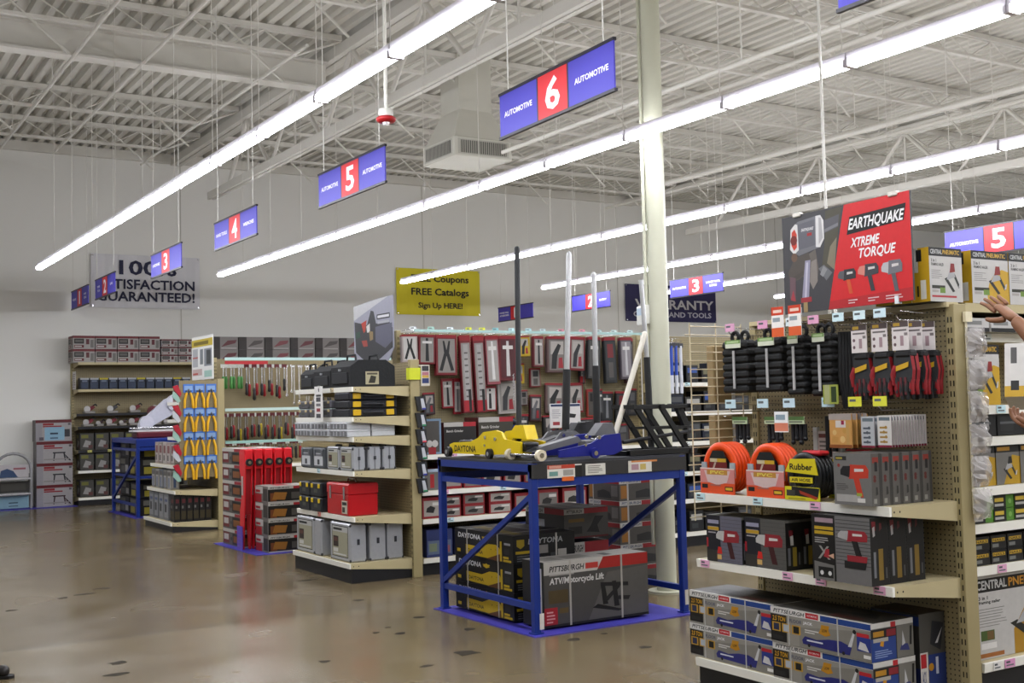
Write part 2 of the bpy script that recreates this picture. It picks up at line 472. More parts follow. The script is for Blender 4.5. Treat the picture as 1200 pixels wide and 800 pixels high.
# ------------------------------------------------------------------ hanging aisle signs
SB, SR, SF = M('#453eb0', .5, 0, .03, 4), M('#d2262f', .5, 0, .03, 4), M('#22202a', .4)
WT = M('#f1eff5', .5, 0, .02)
def aisle_sign(x, yc, zb, num, left, right, label, w=1.47, h=.315, rot=0.0):
    t = thing('aisle_sign', label, 'sign', (x, yc, zb), rot, None)
    b = B(); b.box((-.006, -w / 2, 0), (.006, w / 2, h), SB)
    it = [('r', .36, 0, .64, 1, SF), ('r', .372, 0, .628, 1, SR), ('t', num, .435 if num != '1' else .465, .15, .565 if num != '1' else .535, .87, WT, True)]
    for tx, x0 in ((left, .045), (right, .69)):
        if not tx: continue
        rows = tx.split('|')
        for k, q in enumerate(rows):
            hh = .13 if len(rows) == 1 else .12; ww = min(.27, .03 * len(q)) if len(rows) == 1 else min(.27, .026 * len(q))
            yy = .44 - .2 * (k - (len(rows) - 1) / 2)
            it.append(('t', q, x0 + (.27 - ww) / 2, yy, x0 + (.27 + ww) / 2, yy + hh, WT, True))
    b.art(((-.006, w / 2, 0), (0, -1, 0), (0, 0, 1)), w, h, it)
    b.art(((.006, -w / 2, 0), (0, 1, 0), (0, 0, 1)), w, h, it)
    b.build('panel', t)
    for z in (-.012, h - .006): B().box((-.012, -w / 2 - .01, z), (.012, w / 2 + .01, z + .02), SF).build('edge_rail', t)
    for s in (-.42, .42): B().cyl((0, s * w, h), (0, s * w, ZD - zb), .005, M('#dcdad4', .4), 5).build('hanger_chain', t)
A = 'AUTOMOTIVE'
aisle_sign(4.4, 6.455, 3.54, '6', A, A, 'purple hanging aisle sign with a white 6 on red', rot=-.045)
aisle_sign(4.4, 9.79, 3.55, '5', A, A, 'purple aisle sign numbered 5 over the main aisle, between signs 4 and 6')
aisle_sign(4.4, 13.03, 3.54, '4', 'HAND TOOLS', 'WRENCHES', 'purple hanging aisle sign with a small white 4 on red')
aisle_sign(4.4, 15.9, 3.5, '3', 'HARDWARE', '', 'purple aisle sign numbered 3 in front of the 100% satisfaction banner')
aisle_sign(4.4, 19.45, 3.51, '2', 'POWER|TOOLS', 'SAWS', 'purple aisle sign numbered 2 covering the edge of the satisfaction banner', w=1.36)
aisle_sign(4.4, 21.35, 3.495, '1', 'WELDING', 'POWER|TOOLS', 'purple aisle sign numbered 1, last along the aisle by the blank wall', w=1.36)
aisle_sign(4.4, 3.2, 3.5, '7', A, A, 'purple aisle sign cut off by the top of the photo')
aisle_sign(13, 20.68, 3.38, '1', 'POWER TOOL|ACCESSORIES', '', 'dark purple aisle sign partly behind the tall black jack handle', w=1.36, h=.29)
aisle_sign(13, 17.98, 3.38, '2', '', 'SAFETY', 'dark purple aisle sign numbered 2 behind the silver jack handles', w=1.22, h=.29)
aisle_sign(13, 14.96, 3.375, '3', 'AUTOMOTIVE', 'LARGE TOOL|BOXES', 'purple aisle sign numbered 3 beside the cream column over the dark banner', w=1.34, h=.295)
aisle_sign(13, 9.18, 3.38, '5', 'AUTOMOTIVE', '', 'purple aisle sign numbered 5 behind yellow nailer boxes on the top shelf', h=.35, w=1.6)
# ------------------------------------------------------------------ wall banners
def banner(x0, x1, z0, z1, base, items, label):
    b = B(); nx = 24; yv = YN - .035; vs = []
    for i in range(nx + 1):
        for j in (0, 1): vs.append((x0 + (x1 - x0) * i / nx, yv - .006 * math.sin(i * 1.7) * (1 if j else .6), (z0, z1)[j]))
    b.add(vs, [(2 * i, 2 * i + 2, 2 * i + 3, 2 * i + 1) for i in range(nx)], base)
    b.add([(x, y + .004, z) for x, y, z in vs], [(2 * i + 1, 2 * i + 3, 2 * i + 2, 2 * i) for i in range(nx)], base)
    b.art(((x0, yv - .012, z0), (1, 0, 0), (0, 0, 1)), x1 - x0, z1 - z0, items)
    t = tag(b.build('wall_banner'), label, 'banner')
    for x, z in ((x0 + .03, z0 + .03), (x1 - .03, z0 + .03), (x0 + .03, z1 - .03), (x1 - .03, z1 - .03)):
        B().cyl((x, yv - .018, z), (x, YN, z), .015, CHROME, 8).build('grommet', t)
NV = M('#1b1d3c', .6)
banner(4.75, 6.76, 3.56, 4.55, M('#d3d2d6', .6, 0, .03, 3), [('t', '100%', .25, .62, .78, .9, NV, True), ('t', 'SATISFACTION', .05, .35, .95, .54, NV, True), ('t', 'GUARANTEED!', .05, .12, .95, .31, NV, True)],
       'white banner with dark 100% satisfaction lettering on the back wall')
BK = M('#14130f', .6)
banner(10.95, 12.99, 3.56, 4.55, M('#d2c412', .55, 0, .06, 3), [('t', 'FREE Coupons', .17, .67, .86, .87, BK, True), ('t', 'FREE Catalogs', .17, .38, .86, .58, BK, True), ('t', 'Sign Up HERE!', .25, .11, .78, .27, BK, True)],
       'yellow banner offering free coupons and catalogs on the back wall')
banner(17.0, 19.85, 3.53, 4.42, M('#2a2650', .6, 0, .05, 3), [('t', 'WARRANTY', .1, .34, .97, .6, M('#c9c7cd', .6), True), ('t', 'ON ALL HAND TOOLS', .08, .12, .94, .27, M('#b9b7c4', .6), True)],
       'dark navy warranty banner half hidden behind the cream column')
# ------------------------------------------------------------------ air diffuser and alarm beacon
t = thing('air_diffuser', 'pale square ceiling air diffuser with side grilles on a tapered duct', 'air diffuser', (8.15, 14.15, 5.0))
DU = M('#c3c1b6', .5, .0, .04, 3); b = B(); s = .46
b.box((-s, -s, 0), (s, s, .27), DU, .01); b.build('plenum_box', t)
for fr, w in ((((-s, s, .02), (0, -1, 0), (0, 0, 1)), 2 * s), (((-s, -s, .02), (1, 0, 0), (0, 0, 1)), 2 * s)):
    b = B(); b.art(fr, w, .23, [('r', .06, .04, .94, .96, M('#aeaca2', .5)), ('r', .1, .12, .9, .88, M('#55534e', .6))] + [('r', .1 + .8 * k / 22, .12, .1 + .8 * (k + .5) / 22, .88, M('#9c9a91', .5)) for k in range(22)], .004)
    b.build('grille', t)
b = B(); q = .26; vs = [(-s * .95, -s * .95, .27), (s * .95, -s * .95, .27), (s * .95, s * .95, .27), (-s * .95, s * .95, .27), (-q, -q, .7), (q, -q, .7), (q, q, .7), (-q, q, .7)]
b.add(vs, [(0, 1, 5, 4), (1, 2, 6, 5), (2, 3, 7, 6), (3, 0, 4, 7)], DU); b.box((-q, -q, .7), (q, q, 1.49), DU); b.build('duct', t)
t = thing('alarm_beacon', 'red and white alarm beacon hanging on a white pole', 'alarm beacon', (3.9, 8.0, 3.78))
B().cyl((0, 0, .1), (0, 0, ZD - 3.78), .014, M('#dedcd4', .5), 10).build('pole', t)
B().lathe([(0, .04), (.05, .04), (.055, .055), (.055, .1), (.0, .1)], (0, 0, 0), (0, 0, 1), M('#dfddd6', .5)).build('mounting_box', t)
B().lathe([(0, 0), (.06, 0), (.075, .015), (.078, .03), (.06, .045), (0, .045)], (0, 0, 0), (0, 0, 1), M('#a3151c', .4)).build('collar', t)
B().lathe([(0, -.022), (.022, -.018), (.03, 0), (0, .0)], (0, 0, 0), (0, 0, 1), M('#e8e8ee', .15)).build('lens', t)
for x, y, z0, lab in ((5.35, 4.95, 2.06, 'thin white cable drop rising to the roof beside the red sign board'), (7.2, 6.6, 0, 'thin pale pole standing upright between the wire grid and the dark banner')):
    b = B(); b.cyl((x, y, z0), (x, y, ZD if z0 else 2.62), .009 if z0 else .014, M('#cfcdc5', .45), 8)
    tag(b.build('cable_drop' if z0 else 'display_pole'), lab, 'pole')
# ------------------------------------------------------------------ shelving. Local frame: front at y=0 facing -y, width along +x
FW = -math.pi / 2          # rotation that turns a front to face the main aisle (-X); local +x then runs towards -Y
TAGC = ['#c9dfe0', '#e0a9c4', '#d8dcd8', '#d9d83a', '#d7e3e6']
def price_tag(parent, x, y, z, c, w=.07, h=.04):
    return B().box((x - w / 2, y - .003, z - h / 2), (x + w / 2, y, z + h / 2), M(c, .4)).art(((x - w / 2, y - .003, z - h / 2), (1, 0, 0), (0, 0, 1)), w, h, [('r', .1, .55, .5, .8, '#6f7478'), ('r', .1, .2, .85, .38, '#8a8f92')]).build('price_tag', parent)
def shelf(t, w, d, D, z, lip=None, tags=(), th=.045, x0=0.0):
    """shelf of depth d hung on a back panel at y=D"""
    yf = D - d; b = B(); lip = lip or LIP
    b.box((x0 + .01, yf + .012, z - .03), (x0 + w - .01, D, z), CREAM)
    b.prism([(yf, z - th), (yf - .004, z), (yf + .014, z), (yf + .014, z - th)], ((x0 + .005, 0, 0), (0, 1, 0), (0, 0, 1), (1, 0, 0)), w - .01, lip)
    for x in (x0 + .004, x0 + w - .014):
        b.prism([(yf + .015, z - .045), (D, z - .1), (D, z), (yf + .015, z)], ((x, 0, 0), (0, 1, 0), (0, 0, 1), (1, 0, 0)), .01, CREAM)
    for k in range(2): b.art(((x0 + w - .004, yf, z - .1), (0, 1, 0), (0, 0, 1)), d, .1, [('c', .06 + .08 * k, .75, .05, '#3a352b')])
    s = b.build('shelf', t)
    for x, c in tags: price_tag(s, x, yf - .004, z - .02, c)
    return s
def gondola(label, loc, rotz, w, D, H, shelves, base=.15, d0=None, uprights=(0, 1), name='gondola_shelving', panel=True, cap=False, group=None, ux=None):
    t = thing(name, label, 'shelving', loc, rotz, group)
    d0 = d0 or D
    B().box((.01, D - d0 + .022, 0), (w - .01, D, base - .035), BLACKP).build('plinth', t)
    shelf(t, w, d0, D, base, tags=())
    for z, d, lip, tags in shelves: shelf(t, w, d, D, z, lip, tags)
    if panel: B().box((.02, D, base), (w - .02, D + .018, H - .02), pegboard('X')).build('back_panel', t)
    if cap: B().box((0, D - .03, H - .015), (w, D + .06, H + .01), CREAM).build('top_rail', t)
    for i in uprights:
        x = i * w; b = B(); b.box((x - .025, D - .01, 0), (x + .025, D + .085, H), TAN, .003)
        n = int((H - .2) / .05)
        b.art(((x - .025, D - .01, .1), (1, 0, 0), (0, 0, 1)), .05, H - .15, [('r', s0, (k + .2) / n, s0 + .14, (k + .72) / n, '#2b2820') for k in range(n) for s0 in (.25, .62)])
        b.build('upright', t)
    return t
def hook(t, x, y, z, ln=.25, c=None, plate=(.055, .035)):
    b = B(); b.tube([(x, y, z), (x, y - ln, z), (x, y - ln - .02, z + .02)], .0035, CHROME, 5)
    b.tube([(x, y, z + .03), (x, y - ln * .96, z + .045)], .0025, CHROME, 5)
    h = b.build('peg_hook', t)
    if c:
        w, hh = plate
        B().box((x - w / 2, y - ln - .012, z + .02), (x + w / 2, y - ln - .008, z + .02 + hh), M(c, .35)).art(((x - w / 2, y - ln - .012, z + .02), (1, 0, 0), (0, 0, 1)), w, hh, [('r', .12, .5, .6, .75, '#7c868a')]).build('price_plate', h)
    return h
# ================================================================== the endcap nearest the camera
X1, Y1a, Y1b = 4.4, 3.77, 5.17
PK, CY = '#dba3c2', '#bfdde4'
g1 = gondola('cream pegboard endcap shelving at the corner nearest the camera, stocked with air tools', (X1, Y1b, 0), FW, 1.4, .53, 2.05,
             [(.70, .5, None, ((.08, PK), (.72, PK), (.95, PK), (1.32, PK))), (1.075, .5, None, ((.06, CY), (.52, CY), (.93, PK)))], cap=True)
for x, c in ((.135, '#d8a2c0'), (.4, '#dd9fc0'), (.617, '#d7e4e8'), (.778, '#e0a6c4'), (.95, '#c6dfe4'), (1.09, '#cfe3e7'), (1.22, '#c9dfe6'), (1.33, None)):
    hook(g1, x, .53, 1.97, .3, c, (.075, .045))
for x, c in ((.12, '#bfd9e2'), (.38, '#bfd9e2'), (.58, '#c5dbe6'), (.86, '#bcd8e6'), (1.04, '#d6d440'), (1.2, '#d9d843')):
    hook(g1, x, .53, 1.53, .3, c, (.085, .05))
for x, lb in ((.62, 'orange and white sale card clipped on the top hooks beside the black strap rolls'), (.745, 'second orange and white sale card on the top hooks, beside the pink tag')):
    b = B(); b.box((-.002, -.045, 0), (.002, .045, .16), M('#e8e4df', .5)).art(((-.002, .045, 0), (0, -1, 0), (0, 0, 1)), .09, .16, [('r', 0, .72, 1, 1, '#d8411c'), ('r', .1, .5, .7, .64, '#a8b4bb'), ('r', 0, 0, 1, .3, '#e5622c'), ('r', .15, .8, .85, .9, '#f0d0c0')])
    tag(b.build('sale_card', None, (4.52, Y1b - x, 1.93)), lb, 'price card')
b = B(); b.box((-.002, -.05, 0), (.002, .05, .11), M('#e6e9ea', .5)).art(((-.002, .05, 0), (0, -1, 0), (0, 0, 1)), .1, .11, [('r', 0, .05, 1, .45, '#e38a6c'), ('r', .1, .6, .8, .85, '#9fb6c4')])
tag(b.build('sale_card', None, (4.53, 4.56, 1.42)), 'small pale blue and salmon card under the second hook row', 'price card')
# --- bottom shelf: low-profile jack cartons
GR = '#8f8e8a'
def jack_art():
    return [('r', 0, 0, 1, 1, '#a7a39a'), ('p', [(.3, .0), (1, 0), (1, .8), (.3, .55)], '#9a968d'), ('r', 0, .82, 1, 1, '#dcdad6'), ('t', 'PITTSBURGH', .03, .855, .35, .965, '#3a3a44', True, .3), ('r', .37, .84, .5, .99, '#c51f2b'), ('t', 'AUTOMOTIVE', .385, .89, .485, .94, '#f0dede', False), ('r', .52, .83, 1, .985, '#1f4a9e'),
            ('r', 0, .05, .17, .8, '#1c1b1d'), ('t', '2.5 TON', .02, .62, .155, .76, '#d9a21b', True, .1)] + \
           [('r', .015 + k * .105, .33, .105 + k * .105, .58, '#c99a2c') for k in range(3)] + [('r', .03 + k * .105, .36, .09 + k * .105, .55, ('#35406b', '#b8c0cc', '#17181c')[k]) for k in range(3)] + \
           [('r', .02, .1, .13, .22, '#3c3b3f'), ('t', 'FLOOR', .2, .64, .33, .74, '#6c6f86', True), ('t', 'JACK', .345, .64, .44, .74, '#e9e8ea', True), ('r', .36, .5, .5, .53, '#d9d6d0'), ('r', .36, .44, .46, .47, '#d9d6d0'),
            ('p', [(.5, .5), (.57, .44), (.62, .5), (.6, .62), (.61, .74), (.53, .74), (.52, .62)], '#c58a17'), ('t', 'LOW', .535, .55, .585, .63, '#3b2a10', True),
            ('p', [(.34, .12), (.8, .08), (.82, .3), (.72, .4), (.6, .38), (.48, .3), (.36, .34), (.33, .22)], '#2a2f8c'), ('r', .38, .22, .54, .26, '#d8d9e4'), ('c', .4, .11, .05, '#1b1b1d'), ('c', .74, .1, .05, '#1b1b1d'),
            ('p', [(.785, .3), (.82, .3), (.86, .74), (.845, .76)], '#d2d2d4'), ('c', .85, .72, .06, '#18181a'), ('r', .87, .25, 1, .62, '#2b3f9c'), ('r', .87, .62, .985, .72, '#c2222c'), ('p', [(.88, .3), (.98, .26), (.95, .46), (.9, .5)], '#d5d3d2'), ('r', .93, .08, .995, .17, '#e4e2de')]
def jack_side():
    return [('r', 0, 0, 1, 1, '#8e8b83'), ('r', 0, .86, 1, 1, '#d4d2cd'), ('r', .46, .84, .58, .98, '#c0202b'), ('r', 0, 0, .6, .84, '#24262e'), ('r', 0, 0, .58, .6, '#24479a'), ('r', .05, .64, .3, .78, '#c08a22'), ('r', .05, .5, .4, .6, '#b9b4a9'), ('r', .36, .62, .58, .8, '#9c2430'),
            ('p', [(.2, .4), (.28, .36), (.3, .5), (.22, .52)], '#c58a17')] + lines(.08, .5, .08, .3, 4, '#8fa3cf') + [('p', [(.66, .2), (.9, .16), (.86, .34), (.72, .36)], '#39428f'), ('p', [(.72, .3), (.8, .36), (.74, .7)], '#c9c9cb'), ('p', [(.9, .3), (.95, .3), (.97, .8), (.92, .8)], '#222226')]
b = carton(.3, .665, .182, M('#7e7b74', .5), jack_art(), jack_side(), [('r', 0, 0, 1, 1, '#5e5a54'), ('r', .0, .0, 1, .05, '#cfccc6'), ('p', [(.1, .3), (.5, .2), (.6, .5), (.2, .6)], '#49463f'), ('p', [(.5, .5), (.9, .4), (.8, .75)], '#2c2b2c'), ('r', .55, .1, .85, .3, '#6c3a30')])
b.box((-.152, .2, .0), (-.15, .208, .183), '#c4c3bf'); b.box((-.152, -.13, 0), (-.15, -.122, .183), '#c4c3bf')
jb = tag(b.build('jack_carton', None, (4.575, 4.905, .151)), 'lower floor jack carton at the wire grid end of the bottom shelf', 'box', 'blue and white floor jack cartons')
dup(jb, (4.575, 4.9, .335), 'upper floor jack carton at the wire grid end of the bottom shelf')
dup(jb, (4.555, 4.222, .151), 'lower floor jack carton beside the cream upright on the bottom shelf')
dup(jb, (4.55, 4.224, .335), 'upper floor jack carton beside the cream upright on the bottom shelf')
b = carton(.19, .3, .375, M('#4e4c49', .5), [('r', 0, 0, 1, .3, '#24336f'), ('r', 0, .85, 1, .97, '#27408c'), ('p', [(.1, .4), (.8, .35), (.7, .7), (.2, .75)], '#8f4a2c')],
           [('r', 0, 0, 1, 1, '#67645e'), ('r', 0, 0, .3, .5, '#d6d2cc'), ('r', .02, .3, .24, .48, '#c0202b'), ('t', 'JACK', .05, .03, .22, .26, '#27408c', True), ('r', .32, 0, 1, .46, '#27408c'), ('p', [(.4, .6), (.8, .5), (.95, .85), (.5, .9)], '#3a3c48'), ('p', [(.6, .6), (.7, .6), (.9, .8)], '#c8c8ca'), ('r', .6, .2, .7, .42, '#c4c8d8'), ('c', .42, .3, .05, '#c58a17')], [('r', 0, 0, 1, 1, '#6a5a49')])
tag(b.build('jack_carton', None, (4.825, 4.03, .151)), 'taller worn blue and grey carton tucked behind the jack cartons', 'box')
# --- middle shelf: impact wrench cartons
def tool_gun(x, y, s, body, nose, grip, batt=False):
    q = lambda pts, c: ('p', [(x + a * s[0], y + b_ * s[1]) for a, b_ in pts], c)
    o = [q([(.3, .55), (.98, .6), (1, .85), (.9, 1), (.35, 1), (.28, .8)], body), q([(0, .68), (.32, .6), (.36, .96), (.1, .95), (0, .82)], nose), q([(.46, .58), (.66, .58), (.8, .0), (.6, .0)], grip), q([(.5, .78), (.82, .8), (.82, .88), (.5, .88)], '#d8d4d0')]
    if batt: o += [q([(.3, -.22), (.95, -.22), (.98, .02), (.3, .02)], body), q([(.2, -.5), (.9, -.5), (.95, -.22), (.2, -.22)], '#26272b')]
    return o
w1 = [('r', 0, 0, 1, 1, '#72706c')] + [('r', .42, .05 + .08 * k, 1, .055 + .08 * k, '#55534f') for k in range(12)] + [('r', 0, .25, .4, 1, '#23243a'), ('r', .04, .82, .36, .9, '#a7a5bd')] + lines(.05, .36, .6, .78, 3, '#b7b0b5') + [('r', .04, .68, .36, .75, '#c59b20')] + \
     tool_gun(.28, .1, (.65, .6), '#a02330', '#c9c6c3', '#5c1a22') + [('r', 0, .0, .3, .25, '#4e4a44'), ('p', [(.3, .18), (.44, .18), (.42, .32), (.33, .33)], '#d3261c'), ('r', .3, .06, .42, .16, '#d9b36c'), ('r', 0, .3, .05, .5, '#b02030')]
side1 = [('r', 0, 0, 1, 1, '#3d3c3a'), ('p', [(.25, .66), (.45, .66), (.5, .8), (.2, .8)], '#8e2a33'), ('p', [(.3, .5), (.5, .5), (.48, .7), (.28, .68)], '#c9c5c0'), ('r', .12, .1, .28, .45, '#8d8e96'), ('r', .42, .08, .68, .46, '#a78e33'), ('r', .8, .1, .9, .35, '#7c7a7a'), ('r', 0, .95, 1, 1, '#8c8a85')]
b = carton(.1, .285, .255, M('#4a4846', .45), [('r', 0, 0, 1, 1, '#7d7b8c')] + w1[1:], side1, [('r', 0, 0, 1, 1, '#55524e')])
bx = tag(b.build('impact_wrench_carton', None, (4.475, 4.925, .702)), 'purple-grey impact wrench carton at the wire grid end of the middle shelf', 'box')
dup(bx, (4.577, 4.925, .702), 'hidden second row carton behind the purple-grey impact wrench carton')
b = carton(.112, .305, .26, M('#3e3d3b', .45), w1, side1, [('r', 0, 0, 1, 1, '#55524e')])
bx = tag(b.build('impact_wrench_carton', None, (4.492, 4.618, .702)), 'impact wrench carton with red gun picture in the middle of the middle shelf', 'box')
for k, n in ((1, 'second'), (2, 'third')): dup(bx, (4.492 + .114 * k, 4.618, .702), n + ' carton in the column behind the middle red gun carton')
w3 = [('r', 0, 0, 1, 1, '#8a8888')] + [('r', .42, .28 + .055 * k, 1, .29 + .055 * k, '#5b5a5a') for k in range(13)] + [('r', 0, 0, .41, 1, '#1d1b1c'), ('r', .06, .88, .38, .95, '#b49aa6'), ('r', .05, .77, .38, .82, '#c9a51f'), ('r', .05, .7, .38, .75, '#c9a51f'), ('p', [(.03, .0), (.38, 0), (.38, .24), (.03, .28)], '#8b8986'), ('r', .1, .04, .36, .2, '#1b1b1b'), ('c', .16, .11, .035, '#dedede'), ('c', .3, .11, .035, '#dedede')] + lines(.05, .3, .56, .66, 3, '#b9b6b4') + \
     [('p', [(.1, .32), (.14, .32), (.3, .52), (.26, .52)], '#a9a6a2'), ('p', [(.28, .32), (.32, .32), (.16, .52), (.12, .52)], '#a9a6a2'), ('p', [(.2, .36), (.3, .34), (.3, .48), (.24, .48)], '#b02532'), ('p', [(.28, .38), (.38, .34), (.38, .42)], '#d6a98c')] + \
     tool_gun(.46, .42, (.5, .38), '#a82330', '#b9b7b6', '#2b2326', True)
b = carton(.125, .37, .32, M('#242426', .45), w3, [('r', 0, 0, 1, 1, '#1e1d1f'), ('r', .15, .12, .28, .5, '#8c8d92'), ('r', .42, .08, .68, .54, '#97782a'), ('r', .8, .1, .88, .26, '#6d6b6b'), ('p', [(.12, .78), (.3, .82), (.3, .95), (.08, .95)], '#8e1f2a'), ('p', [(.14, .72), (.26, .74), (.24, .88), (.12, .86)], '#bbb6b4'), ('p', [(.5, .8), (.64, .84), (.62, .92), (.5, .92)], '#75222a')], [('r', 0, 0, 1, 1, '#2c2b2b')])
bx = tag(b.build('impact_wrench_carton', None, (4.432, 4.03, .702)), 'front black cordless impact wrench carton beside the cream upright on the middle shelf', 'box')
for k, n in ((1, 'second'), (2, 'third')): dup(bx, (4.432 + .128 * k, 4.03, .702), n + ' black cordless wrench carton in the column beside the cream upright')
# --- upper shelf: hose reels and wrench cartons
def hose(label, loc, c, card, r1, r2, sq, dark=False):
    t = thing('air_hose_coil', label, 'hose', loc)
    b = B(); z = r1 + r2
    for k in range(5): b.torus((-.05 + .025 * k, 0, z), (1, 0, 0), r1, r2 * .9, c, 36, 8, .55)
    for k in range(4): b.torus((-.0375 + .025 * k, 0, z), (1, 0, 0), r1 - r2 * .9, r2 * .7, c, 30, 8, .6)
    b.build('hose', t)
    b = B(); b.cyl((-.045, 0, z), (.045, 0, z), r1 - r2 * 1.6, M('#1d1f22', .4), 24); b.build('hub_card', t)
    card(t, z, r1 + r2)
    return t
def card_orange(t, z, R):
    b = B(); b.box((-.082, -R * .97, 0), (-.078, R * .97, R * .98), M('#cf4a1e', .45))
    b.art(((-.082, R * .97, 0), (0, -1, 0), (0, 0, 1)), 2 * R * .97, R * .98, [('r', 0, .42, 1, 1, '#d98a86'), ('p', [(.12, .9), (.88, .9), (.78, .45), (.5, .34), (.22, .45)], '#dcc0bd'), ('r', .2, .74, .8, .93, '#c98f3c'), ('t', 'PVC', .3, .77, .7, .9, '#e5d25a', True), ('r', .0, .96, 1, 1, '#e6d9ce'), ('r', .05, .2, .22, .36, '#231d1b'), ('r', .72, .12, .95, .3, '#5a1d14'), ('r', .74, .16, .93, .26, '#e0b62a'), ('r', .3, .3, .6, .36, '#b96a5c')])
    b.build('label_card', t)
    b = B(); b.art(((-.072, R * .5, z - R * .1), (0, -1, 0), (0, 0, 1)), R, R * .75, [('r', 0, 0, 1, .42, '#8b1f1c'), ('r', .05, .42, .95, .6, '#d3c6a0'), ('r', .45, .42, .95, .6, '#d3a922'), ('p', [(0, .6), (1, .6), (.8, 1), (.2, 1)], '#222a2e'), ('p', [(.15, 0), (.25, 0), (.4, .4), (.3, .4)], '#c9b7a6')]); b.build('hub_label', t)
    for y in (-R * .8, R * .8): B().box((-.075, y - .02, R * .62), (-.068, y + .02, R * 1.2), M('#9aa3a8', .25)).build('cable_tie', t)
OR = M('#e0480f', .3, 0, .04)
hose('orange air hose coil at the wire grid end of the upper shelf', (4.52, 4.98, 1.077), OR, card_orange, .115, .03, 1)
hose('orange air hose coil standing beside the black and yellow coils', (4.52, 4.605, 1.077), OR, card_orange, .115, .03, 1)
def card_yellow(t, z, R):
    b = B(); R2 = R
    b.box((-.077, -R * .96, 0), (-.073, R * .96, R * .55), M('#c9c01a', .45))
    b.art(((-.077, R * .96, 0), (0, -1, 0), (0, 0, 1)), 2 * R * .96, R * .55, [('p', [(.2, .35), (.95, .2), (1, .95), (.2, 1)], '#232320'), ('p', [(.42, .75), (.95, .3), (.9, .1), (.45, .5)], '#b73a1d'), ('r', .05, .3, .3, .75, '#5c5a50'), ('r', .1, .08, .6, .16, '#a89b25')]); b.build('label_card', t)
    b = B(); b.prism([(-.9 * R, .05 * R), (.9 * R, -.05 * R), (.75 * R, .62 * R), (-.6 * R, .58 * R)], ((-.078, 0, z + R * .1), (0, -1, 0), (0, 0, 1), (1, 0, 0)), .004, M('#cdbb1a', .4))
    b.art(((-.0785, R * .7, z + R * .16), (0, -1, 0), (0, 0, 1)), 1.4 * R, .4 * R, [('t', 'Rubber', .05, .2, .95, .85, '#1d1b12', True)]); b.build('brand_badge', t)
    b = B(); b.box((-.078, -R * .6, z - R * .28), (-.074, R * .66, z - R * .05), M('#cdbb1a', .4)); b.art(((-.078, R * .66, z - R * .28), (0, -1, 0), (0, 0, 1)), 1.26 * R, .23 * R, [('t', 'AIR HOSE', .08, .2, .92, .8, '#2a2818', True)]); b.build('size_badge', t)
    B().box((-.04, -R * .75, z + R * .82), (.04, R * .3, z + R * 1.02), M('#b7202a', .4), .01).build('red_tie', t)
BH = M('#191a1c', .35, 0, .05)
hose('black rubber air hose coil with yellow labels, in front on the upper shelf', (4.5, 4.325, 1.077), BH, card_yellow, .098, .027, 1)
hose('black and yellow hose coil partly hidden behind the other black coil', (4.7, 4.215, 1.077), BH, card_yellow, .098, .027, 1)
b = carton(.07, .235, .25, M('#6f6c67', .45), [('r', 0, 0, 1, 1, '#8d8b88'), ('r', .05, .86, .35, .94, '#3a3a3c'), ('r', .07, .88, .24, .92, '#b2a23a'), ('c', .14, .76, .035, '#a32d24')] + tool_gun(.18, .16, (.75, .62), '#c93a22', '#2a2b2e', '#c93a22') + lines(.07, .4, .28, .42, 4, '#6c6a68') + [('r', .06, .06, .7, .2, '#b9b6b2'), ('r', .62, .06, .82, .14, '#d9d6d2'), ('r', .6, .18, .74, .24, '#a9b84a')],
           [('r', 0, 0, 1, 1, '#77736d'), ('r', .72, 0, 1, 1, '#57534e'), ('r', .1, .82, .7, .93, '#a03528'), ('r', .3, .66, .58, .84, '#26262a'), ('c', .3, .55, .04, '#7a2a22'), ('c', .3, .49, .04, '#7a2a22'), ('p', [(.35, .2), (.6, .22), (.55, .36), (.38, .36)], '#4b4945'), ('r', .15, .05, .45, .14, '#a5a29a')])
bx = tag(b.build('wrench_carton', None, (4.43, 3.962, 1.077)), 'grey carton with a red impact wrench picture, front of the upper shelf row', 'box', 'grey wrench cartons in a row')
for k in range(1, 6): dup(bx, (4.43 + .073 * k, 3.962, 1.077), nth(k) + ' grey carton in the row behind the red impact wrench picture')
# --- hanging goods
def strap_roll(label, loc, w, h=.3, badge='#c8cfae', spine=False, n=7):
    t = thing('strap_roll', label, 'tool roll', loc)
    b = B(); FB = M('#141516', .7, 0, .2, 60, .2)
    for k in range(n):
        z0 = -h + k * h / n * .98; b.box((-.05, -w / 2 * (.9 + .1 * (k % 2)), z0), (.05, w / 2, z0 + h / n * .97), FB, .012)
    b.box((-.03, -w / 2 * .85, -h), (.03, w / 2 * .85, 0), FB, .01); b.build('strap_body', t)
    b = B()
    for s in (-.18, .18): b.torus((0, s * w, .02), (1, 0, 0), .028, .011, FB, 14, 6)
    b.build('strap_loops', t)
    B().box((-.06, -w * .28, -.045), (-.056, w * .28, .0), M('#cfd4c0', .5)).art(((-.06, w * .28, -.045), (0, -1, 0), (0, 0, 1)), w * .56, .045, [('r', 0, .55, 1, 1, '#7fae53'), ('r', .1, .62, .9, .9, '#b9d29a')]).build('header_card', t)
    b = B(); b.box((-.058, -.008, -h * .92), (-.053, .008, -.06), M('#a7a6a6' if not spine else '#8d8d8d', .35)); b.build('printed_strip', t)
    return t
strap_roll('black ribbed strap roll hanging at the wire grid end of the top hooks', (4.66, 4.995, 1.938), .22)
strap_roll('second black ribbed strap roll from the wire grid on the top hooks', (4.66, 4.73, 1.938), .22)
strap_roll('third black strap roll from the wire grid, narrower, under an orange card', (4.66, 4.53, 1.938), .13, .32, n=9)
strap_roll('fourth black strap roll from the wire grid, beside the red gloves', (4.68, 4.365, 1.938), .15, .33, n=9)
b = B()
